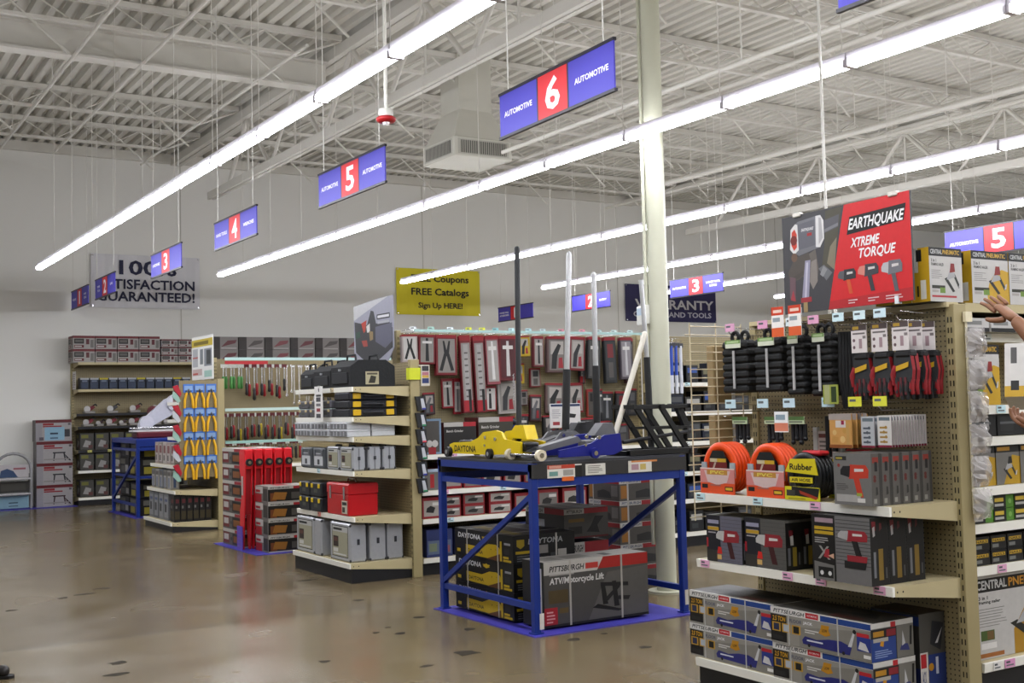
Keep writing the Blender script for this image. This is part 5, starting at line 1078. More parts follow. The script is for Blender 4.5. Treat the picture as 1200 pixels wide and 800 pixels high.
# boxes inside the rack
def strap(b, dx, dy, dz, ys, c='#bdbab2'):
    for y in ys: b.box((-dx / 2 - .002, y - .007, 0), (-dx / 2 - .0015, y + .007, dz), c); b.box((-dx / 2, y - .007, dz), (dx / 2, y + .007, dz + .001), c)
DY = '#c9a80e'
da = [('r', 0, 0, 1, 1, '#1b1c1f'), ('t', 'DAYTONA', .06, .67, .46, .86, '#d8d8da', True, .15), ('p', [(.49, .74), (.55, .68), (.61, .74), (.55, .86)], DY), ('r', .49, .78, .61, .82, DY), ('p', [(.2, .08), (.2, .44), (.47, .42), (.6, .58), (.72, .6), (.78, .5), (.82, .24), (.6, .06)], DY), ('r', .04, .12, .1, .24, DY), ('t', 'DAYTONA', .24, .16, .5, .3, '#3a3414', True), ('p', [(.56, .04), (.8, .3), (.8, .02)], '#7a4a1c'), ('r', .79, .04, .82, .75, '#c9a80e'), ('r', .86, .64, .96, .72, '#a9a9ab'), ('r', .86, .3, .94, .52, '#3b3c40'), ('r', .84, .04, .97, .12, DY), ('r', .84, .15, .93, .23, DY), ('c', .64, .4, .025, '#4a4420'), ('c', .72, .42, .02, '#4a4420')]
ds = [('r', 0, 0, 1, 1, '#17181a'), ('p', [(.06, .62), (.12, .52), (.18, .62), (.18, .85), (.06, .85)], '#a98f14'), ('t', 'DAYTONA', .24, .66, .8, .86, '#a9a9ab', True, .15), ('r', .04, .34, .3, .44, '#b39712')] + lines(.06, .3, .06, .3, 3, '#77787a') + [('r', .4, .3, .56, .6, '#9a9490'), ('r', .72, .1, .86, .4, '#b9b5ae'), ('r', .6, .1, .7, .3, '#55565a')]
b = carton(.55, .87, .205, M('#1c1d20', .45), da, ds, [('r', 0, 0, 1, 1, '#26272a'), ('p', [(.1, .2), (.9, .1), (.9, .25), (.1, .4)], '#8f7c1c'), ('r', .2, .6, .8, .7, '#77787c')]); strap(b, .55, .87, .205, (.24, -.22))
for x in (.1,): b.box((x, -.437, 0), (x + .014, -.436, .206), '#bdbab2')
o = tag(b.build('jack_carton', None, (4.81, 7.76, .02)), 'lowest black and yellow jack carton of the stack inside the blue rack', 'box')
dup(o, (4.815, 7.765, .227), 'middle black and yellow jack carton of the stack inside the blue rack'); dup(o, (4.81, 7.76, .434), 'topmost black and yellow jack carton of the stack inside the blue rack')
b = carton(.93, .28, .46, M('#5e5b57', .5), [('r', 0, 0, 1, 1, '#3b3a39'), ('r', .5, .1, .9, .9, '#c9c9cc'), ('t', 'PITTSBURGH', .55, .4, .85, .5, '#33343a', True)], [('r', 0, 0, 1, 1, '#676460'), ('p', [(.4, 0), (1, 0), (1, .8), (.6, .75)], '#77746f'), ('r', 0, .82, 1, 1, '#b3251f'), ('p', [(0, .8), (0, 1), (.56, 1), (.5, .8)], '#c3bfb8'), ('t', 'PITTSBURGH', .05, .84, .37, .93, '#35343a', True, .2), ('r', .39, .84, .51, .93, '#c23a32'), ('t', 'ATV/Motorcycle Lift', .05, .62, .56, .75, '#d8d6d2', True, .1), ('r', .05, .78, .28, .8, '#a9a6a0'), ('r', .04, .36, .22, .56, '#6d5a34'), ('r', 0, 0, .12, .3, '#b0202c')] + lines(.02, .1, .06, .26, 4, '#d99a9a') + [('r', .14, .2, .22, .28, '#7a6434'), ('r', .0, .0, 1, .04, '#232323'),
           ('p', [(.45, .22), (.7, .12), (.74, .14), (.5, .27)], '#26262a'), ('p', [(.55, .25), (.6, .25), (.57, .58), (.53, .58)], '#2b2b2e'), ('p', [(.66, .2), (.71, .2), (.68, .6), (.64, .6)], '#2b2b2e'), ('p', [(.53, .54), (.8, .5), (.8, .56), (.53, .6)], '#26262a'), ('p', [(.7, .3), (.8, .28), (.82, .34), (.7, .36)], '#333337'), ('p', [(.6, .3), (.72, .5), (.7, .54), (.57, .34)], '#2f2f33')], TS=[('r', 0, 0, 1, 1, '#b3aea6'), ('r', .05, .2, .5, .8, '#8f8a83'), ('r', .62, .2, .7, .6, '#33333a')])
for x in (-.24, .22): b.box((x - .008, -.142, 0), (x + .008, -.1415, .46), '#b9b5ab'); b.box((x - .008, -.14, .46), (x + .008, .14, .461), '#b9b5ab')
tag(b.build('lift_carton', None, (5.03, 7.11, .02)), 'grey motorcycle lift carton with red and white top band in the blue rack', 'box')
pb = [('r', 0, 0, 1, 1, '#6a6763'), ('r', 0, .82, 1, 1, '#c3bfb9'), ('r', .45, .82, 1, 1, '#a8242c'), ('t', 'PITTSBURGH', .05, .85, .4, .96, '#3a3a42', True, .2), ('r', .1, .55, .45, .66, '#8a6a2c'), ('p', [(.5, .2), (.8, .15), (.75, .4), (.9, .7), (.7, .72), (.6, .4)], '#37383c'), ('r', .1, .15, .4, .4, '#4a4947'), ('r', 0, 0, 1, .06, '#7a2028')]
b = carton(.42, .55, .23, M('#3d3b3a', .5), [('r', 0, 0, 1, 1, '#55524f'), ('r', 0, .8, 1, 1, '#c9c6c1'), ('r', .5, .8, 1, 1, '#a8242c'), ('t', 'PITTSBURGH', .05, .83, .45, .95, '#3a3a42', True, .2), ('r', .2, .2, .5, .6, '#b9b9bd')], pb, [('r', 0, 0, 1, 1, '#77736e'), ('r', 0, .2, 1, .35, '#a9a49d')])
tag(b.build('jack_carton', None, (5.34, 7.8, .55)), 'dark red-banded carton at the back of the blue rack, behind the lift carton', 'box')
tag(carton(.42, .55, .5, M('#3d3b3a', .5), pb, pb).build('jack_carton', None, (5.34, 7.8, .02)), 'tall dark carton under the red-banded one at the back of the blue rack', 'box')
rb = [('r', 0, 0, 1, 1, '#6f6a66'), ('r', 0, .78, 1, 1, '#c4c0bc'), ('r', .4, .78, 1, .98, '#a31f2a'), ('t', 'PITTSBURGH', .04, .82, .38, .95, '#5b6a8a', True, .2), ('r', .03, .1, .14, .7, '#a9702c'), ('p', [(.3, .1), (.75, .1), (.7, .4), (.5, .5), (.3, .4)], '#45454a'), ('r', .75, .2, .95, .7, '#8d8884'), ('r', .14, 0, .17, 1, '#b9b5b0')]
o = None
for k in range(5):
    if o is None: o = tag(carton(.6, .45, .185, M('#5d5955', .5), rb, rb).build('jack_carton', None, (6.42, 8.35, .001)), 'lowest red and white carton of the stack behind the blue rack, by the column', 'box')
    else: dup(o, (6.42, 8.35, .001 + .187 * k), ('', 'second lowest', 'middle', 'second highest', 'topmost')[k] + ' red and white carton of the stack behind the blue rack')
# ================================================================== red floor jack display (third endcap position)
mat_on_floor(4.45, 12.58, 5.2, 14.1, 'purple floor mat under the stacked red and white jack cartons')
rw = [('r', 0, 0, 1, 1, '#7d7873'), ('r', 0, .8, 1, 1, '#c9c4bd'), ('r', .62, .8, .98, .98, '#ad2230'), ('p', [(.02, .1), (.34, .1), (.34, .78), (.02, .78)], '#8d2a30'), ('r', .06, .3, .3, .66, '#c9c4c0'), ('r', .5, .08, .98, .76, '#26221f'), ('r', .55, .2, .9, .6, '#9a5a24'), ('c', .44, .4, .12, '#3c3c3e')]
rs = [('r', 0, 0, 1, 1, '#2b2724'), ('r', 0, .82, 1, 1, '#c4c0ba'), ('r', .6, .82, .95, .97, '#b0222c'), ('t', 'PITTSBURGH', .05, .85, .5, .95, '#3a3a42', True, .2), ('r', .05, .1, .2, .6, '#8c4a20'), ('p', [(.1, .2), (.4, .15), (.45, .6), (.15, .65)], '#a8702a'), ('r', .55, .2, .95, .6, '#6d6862'), ('r', .0, 0, 1, .08, '#b9b4ae')]
b = carton(.5, .42, .183, M('#77726d', .5), [('r', 0, 0, 1, 1, '#8f8a85'), ('r', .0, .0, .5, .5, '#b3242e'), ('r', .02, .55, .6, .95, '#c9c4c0'), ('r', .05, .6, .4, .75, '#b3242e'), ('r', .62, .1, .95, .85, '#55524f')], rs, [('r', 0, 0, 1, 1, '#a9a49d'), ('r', .1, .3, .7, .6, '#b3242e')])
o = tag(b.build('jack_stand_carton', None, (4.87, 12.86, .007)), 'lowest carton of the short red and white stack with four layers', 'box')
for k in range(1, 4): dup(o, (4.87, 12.86, .007 + .185 * k), ('', 'second', 'third', 'topmost')[k] + ' carton of the short red and white stack with four layers')
b = carton(.5, .7, .19, M('#77726d', .5), rw, rs, [('r', 0, 0, 1, 1, '#b9b4ad'), ('r', .1, .3, .7, .6, '#b3242e')])
o = tag(b.build('jack_stand_carton', None, (4.8, 13.68, .007)), 'lowest carton of the tall red and white stack with six layers', 'box')
for k in range(1, 6): dup(o, (4.8, 13.68, .007 + .192 * k), ('', 'second', 'third', 'fourth', 'fifth', 'topmost')[k] + ' carton of the tall red and white stack with six layers')
RJ = M('#d21c28', .4, 0, .04)
def red_jack(label, x):
    t = thing('upright_jack', label, 'floor jack', (x, 13.2, .007))
    pr = [(-.01, .0), (.05, .0), (.08, .16), (.1, .3), (.1, .44), (.04, .58), (.045, .78), (.1, .92), (.1, 1.12), (.06, 1.15), (-.08, 1.15), (-.1, 1.0), (-.09, .88), (-.075, .7), (-.06, .5)]
    for dx in (-.045, .033): B().prism(pr, ((dx, 0, 0), (0, 1, 0), (0, 0, 1), (1, 0, 0)), .012, RJ).build('side_plate', t)
    B().box((-.034, -.055, .4), (.034, .0, 1.13), M('#8f1018', .45)).build('frame_channel', t)
    B().box((-.047, -.09, .92), (.047, -.06, 1.15), RJ, .01).build('nose_plate', t)
    b = B(); b.cyl((.0, -.125, 1.0), (.0, -.09, 1.0), .042, M('#17171a', .5), 18); b.cyl((0, -.13, 1.0), (0, -.125, 1.0), .02, CHROME, 12); b.build('wheel', t)
    B().box((-.048, -.02, .62), (-.0455, .03, .84), M('#a9a5a0', .4)).build('decal', t)
    return t
for k, x in enumerate((4.56, 4.68, 4.80, 4.92, 5.04)): red_jack(('front red floor jack standing on end between the carton stacks', 'second red floor jack standing on end behind the front one', 'third red floor jack standing on end in the row', 'fourth red floor jack standing on end in the row', 'innermost red floor jack standing on end in the row')[k], x)
b = B().box((-.004, -.09, 0), (.004, .09, .27), M('#5a3fae', .5)).art(((-.004, .09, 0), (0, -1, 0), (0, 0, 1)), .18, .27, lines(.15, .85, .1, .85, 5, '#7a62c0'))
tag(b.build('floor_sign', None, (4.478, 13.2, .007)), 'small purple sign at the foot of the front red floor jack', 'sign')
# ================================================================== endcap with carded goods beyond the red jacks
g6 = gondola('cream endcap shelving with blue and yellow packs on its side, beyond the red jacks', (4.4, 17.15, 0), FW, 1.4, .65, 2.05, [(.55, .6, None, ()), (.885, .55, None, ()), (1.25, .3, None, ()), (1.5, .3, None, ()), (1.75, .3, None, ())], base=.13)
B().box((1.405, .12, .72), (1.42, .64, 2.03), pegboard('Y')).build('side_panel', g6)
def yp():
    t = thing('pliers_pack', '', 'tool pack', group='blue and yellow tool packs')
    b = B(); b.box((-.06, -.004, -.1), (.06, 0, 0), M('#3e6fc0', .5)); b.art(((-.06, -.004, -.1), (1, 0, 0), (0, 0, 1)), .12, .1, [('r', .1, .3, .9, .8, '#8fb0dc'), ('r', .2, .1, .8, .25, '#26406f')]); b.build('header_card', t)
    b = B(); b.tube([(-.02, -.012, -.1), (-.045, -.014, -.18), (-.05, -.014, -.28)], [.012, .016, .014], M('#d9a414', .45), 8); b.tube([(.02, -.012, -.1), (.045, -.014, -.18), (.05, -.014, -.28)], [.012, .016, .014], M('#d9a414', .45), 8); b.build('yellow_grips', t)
    B().tube([(-.02, -.01, -.1), (0, -.012, -.06), (.02, -.01, -.1)], .01, M('#55565a', .4, .5), 6).build('jaws', t)
    return t
yscale = 1.16; o = yp(); o.scale = (yscale,) * 3; first = True
for r_, z in enumerate((1.98, 1.66, 1.34, 1.02)):
    for k, x in enumerate((4.64, 4.79, 4.95)):
        lb = f'blue and yellow tool pack, {nth(k)} in the {("top", "second", "third", "lowest")[r_]} row on the endcap side panel'
        if first: o.location = (x, 15.725, z); o['label'] = lb; first = False
        else: dup(o, (x, 15.725, z), lb)
for k in range(5):
    t = thing('red_grip_tool', ('topmost' if k == 0 else nth(k)) + ' red and grey tool down the strip beside the blue and yellow packs', 'tool', (4.47, 15.705, 1.95 - .265 * k))
    B().prism([(-.05, .0), (.02, .02), (.07, -.1), (.05, -.14), (-.02, -.06)], ((0, .02, 0), (1, 0, 0), (0, 0, 1), (0, -1, 0)), .03, M('#a3182a', .4)).build('red_grip', t)
    B().prism([(-.04, -.06), (.02, -.12), (.06, -.2), (.02, -.22), (-.05, -.14)], ((0, .02, 0), (1, 0, 0), (0, 0, 1), (0, -1, 0)), .025, M(('#8fb0a4', '#b9bcc2')[k % 2], .4)).build('clear_pack', t)
def filler(name, xs, y, z, w, d, h, cols, labf, front='S', art=None):
    for k, x in enumerate(xs):
        c = cols[k % len(cols)]; a = art(k) if art else [('r', .1, .55, .9, .85, '#b9b4ae'), ('r', .15, .15, .7, .4, '#55524f')]
        bb = carton(w, d, h, M(c, .5), a, a)
        tag(bb.build(name, None, (x, y, z) if front == 'S' else (y, x, z)), labf(k), 'box')
filler('grey_carton', (16.95, 16.7, 16.45, 16.2), 4.56, .132, .2, .22, .36, ('#8d8f94', '#7a7d84', '#96989c'), lambda k: f'{nth(k)} grey carton from the far end, bottom shelf past the red jacks', 'W', lambda k: [('r', .1, .1, .9, .9, '#a4a6ab'), ('r', .2, .3, .6, .6, '#4d4f55'), ('r', .2, .7, .8, .8, '#5c6c9a')])
filler('slim_black_carton', (4.5, 4.585, 4.67, 4.755, 4.84, 4.925), 15.9, .132, .08, .2, .36, ('#211f1e', '#262322'), lambda k: f'{nth(k)} slim black carton from the aisle, bottom shelf under the blue packs', 'S', lambda k: [('r', .1, .1, .9, .4, '#5a4d2c'), ('r', .25, .7, .8, .85, '#7a2a30'), ('r', .2, .5, .5, .6, '#8a8884')])
filler('blister_box', (16.95, 16.75, 16.55, 16.35, 16.15), 4.55, .552, .12, .17, .26, ('#8d8a86', '#a9a6a2', '#77808c'), lambda k: f'{nth(k)} small silver pack from the far end, second shelf past the red jacks', 'W', lambda k: [('r', .1, .1, .9, .9, '#b9b7b4'), ('r', .3, .1, .6, .6, '#5a6f9c'), ('r', .1, .7, .9, .9, '#77726d')])
filler('blister_box', (16.95, 16.75, 16.55, 16.35, 16.15), 4.6, .887, .12, .17, .3, ('#b9a8a4', '#a49a94', '#c3bab6'), lambda k: f'{nth(k)} small pink and white pack from the far end, third shelf past the red jacks', 'W', lambda k: [('r', .1, .1, .9, .9, '#c9c0bc'), ('r', .2, .5, .8, .85, '#9a5a5c'), ('r', .2, .15, .5, .4, '#3c3a3a')])
for s_, z in enumerate((1.252, 1.502, 1.752)):
    filler('pink_box', (16.9, 16.55, 16.2), 4.87, z, .15, .25, .15, ('#b78f90', '#c4b4b0', '#a9787c'), lambda k: f'{nth(k)} small pink box from the far end, {("fourth", "fifth", "sixth")[s_]} shelf past the red jacks', 'W')
t = thing('poster', 'white poster with a yellow heading above the blue and yellow packs', 'poster', (5.06, 16.45, 2.06))
B().box((-.006, -.49, 0), (.006, .49, .62), M('#d2d2cf', .5)).art(((-.006, .49, 0), (0, -1, 0), (0, 0, 1)), .98, .62, [('r', 0, .76, 1, .93, '#cdb63a'), ('r', .1, .8, .8, .88, '#8c7a22'), ('r', .05, .3, .3, .72, '#b9bcc0'), ('r', .4, .35, .55, .7, '#8f969c'), ('r', .6, .3, .95, .7, '#9aa0a8'), ('r', .7, .34, .9, .66, '#5c6064'), ('r', .05, .5, .3, .53, '#c04a44'), ('r', .05, .1, .5, .25, '#c9b4b0'), ('r', .05, .12, .3, .16, '#c04a44'), ('r', .6, .05, .95, .2, '#a9d0c4')]).build('print', t)
B().box((.006, -.03, -.012), (.016, .03, .4), M('#bdbdb8', .4)).build('easel_back', t)
# its side run: hand tools on hooks
g7 = gondola('hand tool wall with wrenches and clamps behind the red floor jacks', (5.16, 15.75, 0), 0, 3.3, .45, 2.36, [(.53, .45, None, ()), (.85, .45, None, ())], base=.16)
for z, c in ((2.33, '#a9c6c4'), (1.62, '#b9cfc9'), (1.17, '#8fb5ac')): B().box((.04, .14, z - .02), (2.6, .145, z + .02), M(c, .45)).build('label_strip', g7)
B().box((.04, .13, 2.255), (.66, .135, 2.3), M('#a31f26', .45)).build('red_strip', g7)
rr = random.Random(11)
def hung_tool(x, z, ln, kind, label, y=16.02):
    t = thing('hanging_hand_tool', label, 'hand tool', (x, y, z))
    if kind == 'wrench':
        b = B(); b.box((-.008, -.004, -ln + .02), (.008, .004, -.02), CHROME); b.torus((0, 0, -ln), (0, 1, 0), .016, .007, CHROME, 12, 6); b.prism([(-.02, -.02), (-.02, .02), (-.008, .0), (.008, 0), (.02, .02), (.02, -.02)], ((0, -.005, 0), (1, 0, 0), (0, 0, 1), (0, 1, 0)), .01, CHROME); b.build('wrench', t)
    elif kind == 'bar':
        B().cyl((0, 0, 0), (0, 0, -ln), .014, M('#3b3b3d', .4, .4), 10).build('bar', t); B().cyl((0, 0, -ln), (0, 0, -ln - .12), .019, M('#1f1f21', .6), 10).build('grip', t)
    else:
        c = {'green': '#3f7a3a', 'red': '#8f1c22', 'black': '#1f1d1d', 'yellow': '#b8a226'}[kind]
        B().cyl((0, 0, -.02), (0, 0, -ln * .5), .009, CHROME, 8).build('shank', t)
        b = B(); b.lathe([(0, 0), (.016, -.0), (.022, -.03), (.018, -.1), (.024, -.16), (.0, -.18)], (0, 0, -ln * .5), (0, 0, 1), M(c, .5), 10); b.build('grip', t)
        B().box((-.035, -.006, -.03), (.035, .006, .02), M('#c9cdc6' if kind != 'black' else '#5c2024', .5)).build('header_card', t)
    return t
for k in range(38):
    x = 5.22 + .056 * k
    kind, ln = ('green', .3) if k < 6 else (('red' if k % 2 else 'black'), rr.uniform(.35, .66)) if k < 17 else ('wrench', rr.uniform(.35, .6)) if k < 26 else ('bar', rr.uniform(.5, .62))
    hung_tool(x, 2.24, ln, kind, f'{nth(k)} hand tool along the top row of the wrench wall', 16.02 + .05 * (k % 2))
for k in range(24):
    kind = ('black', 'red', 'black', 'red', 'black', 'yellow')[k % 6]
    hung_tool(5.23 + .05 * k, 1.55, rr.uniform(.25, .4), kind, f'{nth(k)} hand tool along the second row of the wrench wall', 16.02 + .06 * (k % 2))
for k in range(18): hung_tool(5.24 + .065 * k, 1.15, .14, ('black', 'red')[k % 3 == 2], f'{nth(k)} hand tool along the third row of the wrench wall')
# ================================================================== second blue rack with a bandsaw
mat_on_floor(4.55, 18.28, 5.6, 19.98, 'purple floor mat under the distant blue bandsaw rack')
rack('distant blue steel rack carrying a maroon and white bandsaw', 4.6, 5.55, 18.33, 19.93, 1.2, BLUE, .62)
sawart = lambda k: [('r', 0, 0, 1, 1, '#33322f'), ('r', .08, .6, .6, .9, '#8c8a7c'), ('r', .1, .1, .5, .5, '#b9ab3a' if k % 2 else '#77756f'), ('r', .6, .15, .9, .55, '#b9b7b2')]
for s_, z in enumerate((.012, .63)):
    filler('saw_carton', (19.5, 18.85), 5.05, z, .7, .6, .27 if s_ else .26, ('#3a3935', '#2c2c2b'), lambda k: f'{("lower", "upper")[s_]} dark saw carton in the distant blue rack, {("far", "near")[k]} side', 'W', sawart)
    filler('saw_carton', (19.5, 18.85), 5.05, z + .275, .68, .58, .22, ('#2f2f2e', '#403e38'), lambda k: f'dark saw carton stacked on the {("lower", "upper")[s_]} {("far", "near")[k]} one in the distant blue rack', 'W', sawart)
t = thing('bandsaw', 'maroon and white metal-cutting bandsaw on top of the distant blue rack', 'bandsaw', (5.05, 18.85, 1.21)); MR = M('#5a1622', .45)
B().box((-.35, -.18, 0), (.5, .18, .1), MR, .02).build('base_tray', t)
B().box((-.4, -.14, .1), (.42, .14, .13), M('#c9c7c6', .4)).build('bed', t)
b = B(); b.prism([(-.3, .14), (-.2, .12), (.35, .42), (.42, .62), (.3, .68), (.12, .6), (-.28, .24)], ((0, -.05, 0), (1, 0, 0), (0, 0, 1), (0, 1, 0)), .1, M('#b9bac6', .35)); b.build('saw_arm', t)
b = B(); b.cyl((.28, -.075, .55), (.28, .02, .55), .13, M('#c4c4cf', .3), 24); b.build('wheel_cover', t); B().cyl((-.17, -.075, .24), (-.17, .02, .24), .11, M('#c4c4cf', .3), 24).build('wheel_cover', t)
B().cyl((.0, .06, .4), (.0, .24, .42), .09, MR, 16).build('motor', t)
B().cyl((-.45, -.1, .16), (.3, -.1, .16), .012, CHROME, 8).build('work_rod', t)
# ================================================================== shelving along the back wall
g8 = gondola('cream shelving against the back wall under the satisfaction banner, with boxed tools', (4.42, 21.62, 0), 0, 2.44, .45, 2.53,
             [(.61, .42, None, ()), (.97, .42, M('#26262a', .5), ((.2, '#d3cf6a'), (.55, '#d3cf6a'))), (1.39, .42, M('#26262a', .5), ()), (1.62, .3, M('#26262a', .5), ()), (2.05, .42, CREAM, ()), (2.53, .45, CREAM, ())], base=.14)
for i in (1, 2, 3): dup(g8, (4.42 + 2.5 * i, 21.62, 0), ('', 'second', 'third', 'fourth')[i] + ' bay of cream shelving along the back wall, mostly hidden by nearer aisles')
def wart(c1, c2):
    return [('r', 0, 0, 1, 1, c1), ('r', 0, .82, 1, 1, c2), ('r', .05, .4, .5, .78, '#3c3634'), ('r', .1, .5, .45, .7, '#7c7874'), ('r', .6, .35, .75, .75, '#7a3038'), ('r', .8, .1, .95, .7, '#8d8884'), ('r', .05, .1, .5, .3, '#7f1d28'), ('r', .08, .16, .4, .24, '#d3ceca')]
for i in range(2):
    for k in range(4): tag(carton(.37, .4, .235, M('#a9a39f', .5), wart('#b5b0ac', '#8a1f2a'), wart('#b5b0ac', '#8a1f2a')).build('tool_carton', None, (4.53 + .385 * k, 21.86, 2.532 + .238 * i)), f'{"upper" if i else "lower"} red and white carton, {nth(k)} on top of the back wall shelving', 'box')
for i in range(3):
    for k in range(3): tag(carton(.3, .4, .14, M('#bbb5b1', .5), wart('#b9b4b0', '#7d1f28'), wart('#b9b4b0', '#7d1f28')).build('tool_carton', None, (6.05 + .32 * k, 21.86, 2.532 + .143 * i)), f'{("lower", "middle", "upper")[i]} small red and white carton, {nth(k)} past the four large ones on top', 'box')
for i in range(2):
    for k in range(8): tag(carton(.5, .4, .24, M('#8f8a87', .5), (), [('r', 0, 0, 1, 1, '#a39c99'), ('r', 0, 0, .3, 1, '#5c5450'), ('p', [(.35, .2), (.9, .5), (.95, .75), (.6, .7)], ('#8a4a50', '#77706c', '#a0565c')[k % 3]), ('r', .35, .05, .95, .15, '#c4bfbb')]).build('tool_carton', None, (7.1 + .52 * k, 21.86, 2.532 + .243 * i)), f'{"upper" if i else "lower"} grey and pink carton, {nth(k)} along the top of the farther back wall bays', 'box')
for k in range(12):
    c = ('#26324c', '#2c3a58', '#3c4a66')[k % 3]
    tag(carton(.15, .2, .2, M(c, .5), (), [('r', .1, .1, .9, .6, '#3f5072'), ('r', .0, .85, 1, 1, ('#b9bcc0', '#c9b92a')[k % 4 == 2]), ('r', .2, .65, .8, .8, '#77849c')]).build('blue_pack', None, (4.55 + .165 * k, 21.8, 2.052)), f'{nth(k)} dark blue pack along the shelf under the red and white cartons', 'box')
def bench_tool(x, y, z, label, s=1.0, c='#6a1522'):
    t = thing('bench_tool', label, 'power tool', (x, y, z)); m = M(c, .45)
    B().box((-.14 * s, -.1, 0), (.14 * s, .1, .04), M('#8d8a88', .4, .3), .008).build('base', t)
    b = B(); b.prism([(-.12 * s, .05), (.02 * s, .04), (.16 * s, .16 * s), (.1 * s, .22 * s), (-.04 * s, .14 * s)], ((0, -.05, 0), (1, 0, 0), (0, 0, 1), (0, 1, 0)), .1, m); b.build('body', t)
    b = B(); b.cyl((-.06 * s, -.06, .12 * s), (-.06 * s, -.045, .12 * s), .085 * s, M('#b5b3b2', .3, .5), 18); b.build('blade', t)
    B().tube([(.1 * s, 0, .2 * s), (.18 * s, 0, .25 * s), (.22 * s, 0, .2 * s)], .014, M('#1c1b1c', .5), 8).build('handle', t)
for k in range(5): bench_tool(4.62 + .4 * k, 21.82, 1.392 if k % 2 else 1.392, f'{nth(k)} maroon saw along the middle shelf of the back wall shelving', .62)
for k in range(5): bench_tool(4.83 + .4 * k, 21.86, 1.392, f'{nth(k)} dark grinder between the maroon saws on the middle shelf', .45, '#3a2428')
for k in range(5): bench_tool(4.66 + .4 * k, 21.9, 1.622, f'{nth(k)} maroon grinder along the upper tool shelf of the back wall shelving', .65, ('#6a1522', '#3b3a3c')[k % 2])
for z, nm in ((.972, 'fourth'), (.612, 'second'), (.142, 'bottom')):
    filler('boxed_tool', [4.58 + .26 * k for k in range(8)], 21.83, z, .24, .3, .3, ('#55534e', '#45433f', '#66635c', '#3c3a38'), lambda k: f'{nth(k)} grey boxed tool along the {nm} shelf of the back wall shelving', 'S', lambda k: [('r', .05, .05, .95, .95, '#65625c'), ('r', .1, .7, .6, .9, '#8a8a3c'), ('p', [(.2, .2), (.7, .15), (.8, .5), (.4, .6)], '#a9a7a4'), ('r', .6, .1, .9, .3, '#7a4a48')])
b = B().box((-.003, -.14, 0), (0, .14, .32), M('#cfccc8', .5)).art(((-.003, .14, 0), (0, -1, 0), (0, 0, 1)), .28, .32, lines(.1, .9, .1, .9, 7, '#9a8a8c'))
tag(b.build('notice_sheet', None, (4.392, 21.8, 2.05)), 'white notice sheet on the end of the back wall shelving', 'notice')
# ================================================================== cartons and step stool by the blank wall
mat_on_floor(3.05, 21.55, 4.4, 22.1, 'purple floor mat along the blank wall under the stool and sawhorse cartons')
def horse(kind):
    a = [('r', 0, 0, 1, 1, '#b4afb0'), ('r', 0, .86, 1, 1, '#7d1622'), ('r', .2, .74, .5, .84, '#a3202e'), ('r', .2, .66, .72, .72, '#a3202e'), ('r', .0, 0, .18, .84, '#a8a4aa'), ('r', .9, .74, .97, .84, '#77737a')]
    if kind == 0: return a + [('r', .25, .05, .8, .66, '#8fb9d2'), ('r', .4, .12, .62, .18, '#55708c'), ('r', .4, .32, .62, .4, '#3c506c'), ('r', .8, .2, .95, .55, '#55555f'), ('r', .1, .05, .22, .2, '#77707c')]
    c = '#3a3a44' if kind == 1 else '#55282e'
    return a + [('r', .45, .44, .8, .5, c), ('p', [(.46, .1), (.49, .1), (.52, .46), (.48, .46)], c), ('p', [(.78, .1), (.82, .1), (.78, .46), (.74, .46)], c), ('p', [(.85, .14), (.95, .08), (.95, .12), (.78, .4)], c), ('r', .2, .14, .9, .2, '#a39d9c')]
for k, kind in enumerate((2, 1, 1, 0)):
    tag(carton(.6, .3, .378, M('#8f8a8c', .5), (), horse(kind)).build('sawhorse_carton', None, (4.055 - .015 * (k == 3), 21.93, .007 + .38 * k)), ('lowest white and maroon carton in the stack of four by the blank wall', 'second white and maroon carton up, showing a black trestle', 'third white and maroon carton up, showing a black trestle', 'topmost carton of the stack of four, with a pale blue panel')[k], 'box')
t = thing('step_stool', 'grey arched step stool with picture panels by the blank wall', 'step stool', (3.38, 21.8, .007)); GT = M('#8d8c8e', .35, .4)
pts = [(-.29, 0, .0), (-.29, .02, .66)] + [(-.29 * math.cos(math.pi * k / 10), .03, .68 + .27 * math.sin(math.pi * k / 10)) for k in range(1, 10)] + [(.29, .02, .66), (.29, 0, .0)]
B().tube(pts, .026, GT, 10).build('frame', t)
for s in (-1, 1): B().cyl((s * .27, .02, .6), (s * .27, .26, .01), .016, GT, 10).build('rear_leg', t)
for z in (.24, .5): B().box((-.265, -.12, z), (.265, .06, z + .03), M('#b9b8ba', .4), .006).build('step', t)
for z0, z1, its in ((.54, .76, [('r', 0, 0, 1, 1, '#c9c3c6'), ('p', [(.05, 0), (.65, 0), (.5, .5), (.3, .7), (.1, .55)], '#44618c'), ('r', .5, .6, .9, .75, '#b06a72')]), (.28, .47, [('r', 0, 0, 1, 1, '#55524d'), ('r', .1, .2, .9, .8, '#65615a')]), (.01, .22, [('r', 0, 0, 1, 1, '#8fb4c4'), ('r', .35, .4, .65, .5, '#4a6a7c'), ('r', .35, .15, .65, .22, '#4a6a7c')])):
    B().box((-.25, -.012, z0), (.25, -.006, z1), M('#8a8a8c', .5)).art(((-.25, -.012, z0), (1, 0, 0), (0, 0, 1)), .5, z1 - z0, its).build('picture_panel', t)
t = thing('wall_alarm', 'small red round alarm on the blank wall at the photo edge', 'alarm', (3.05, YN - .001, 1.47))
B().lathe([(0, .1), (.06, .095), (.11, .06), (.13, .01), (.13, 0)], (0, 0, 0), (0, -1, 0), M('#a8201f', .4), 20).build('bell', t); B().box((-.05, -.02, -.05), (.05, 0, .05), M('#7d1818', .5)).build('back_box', t)
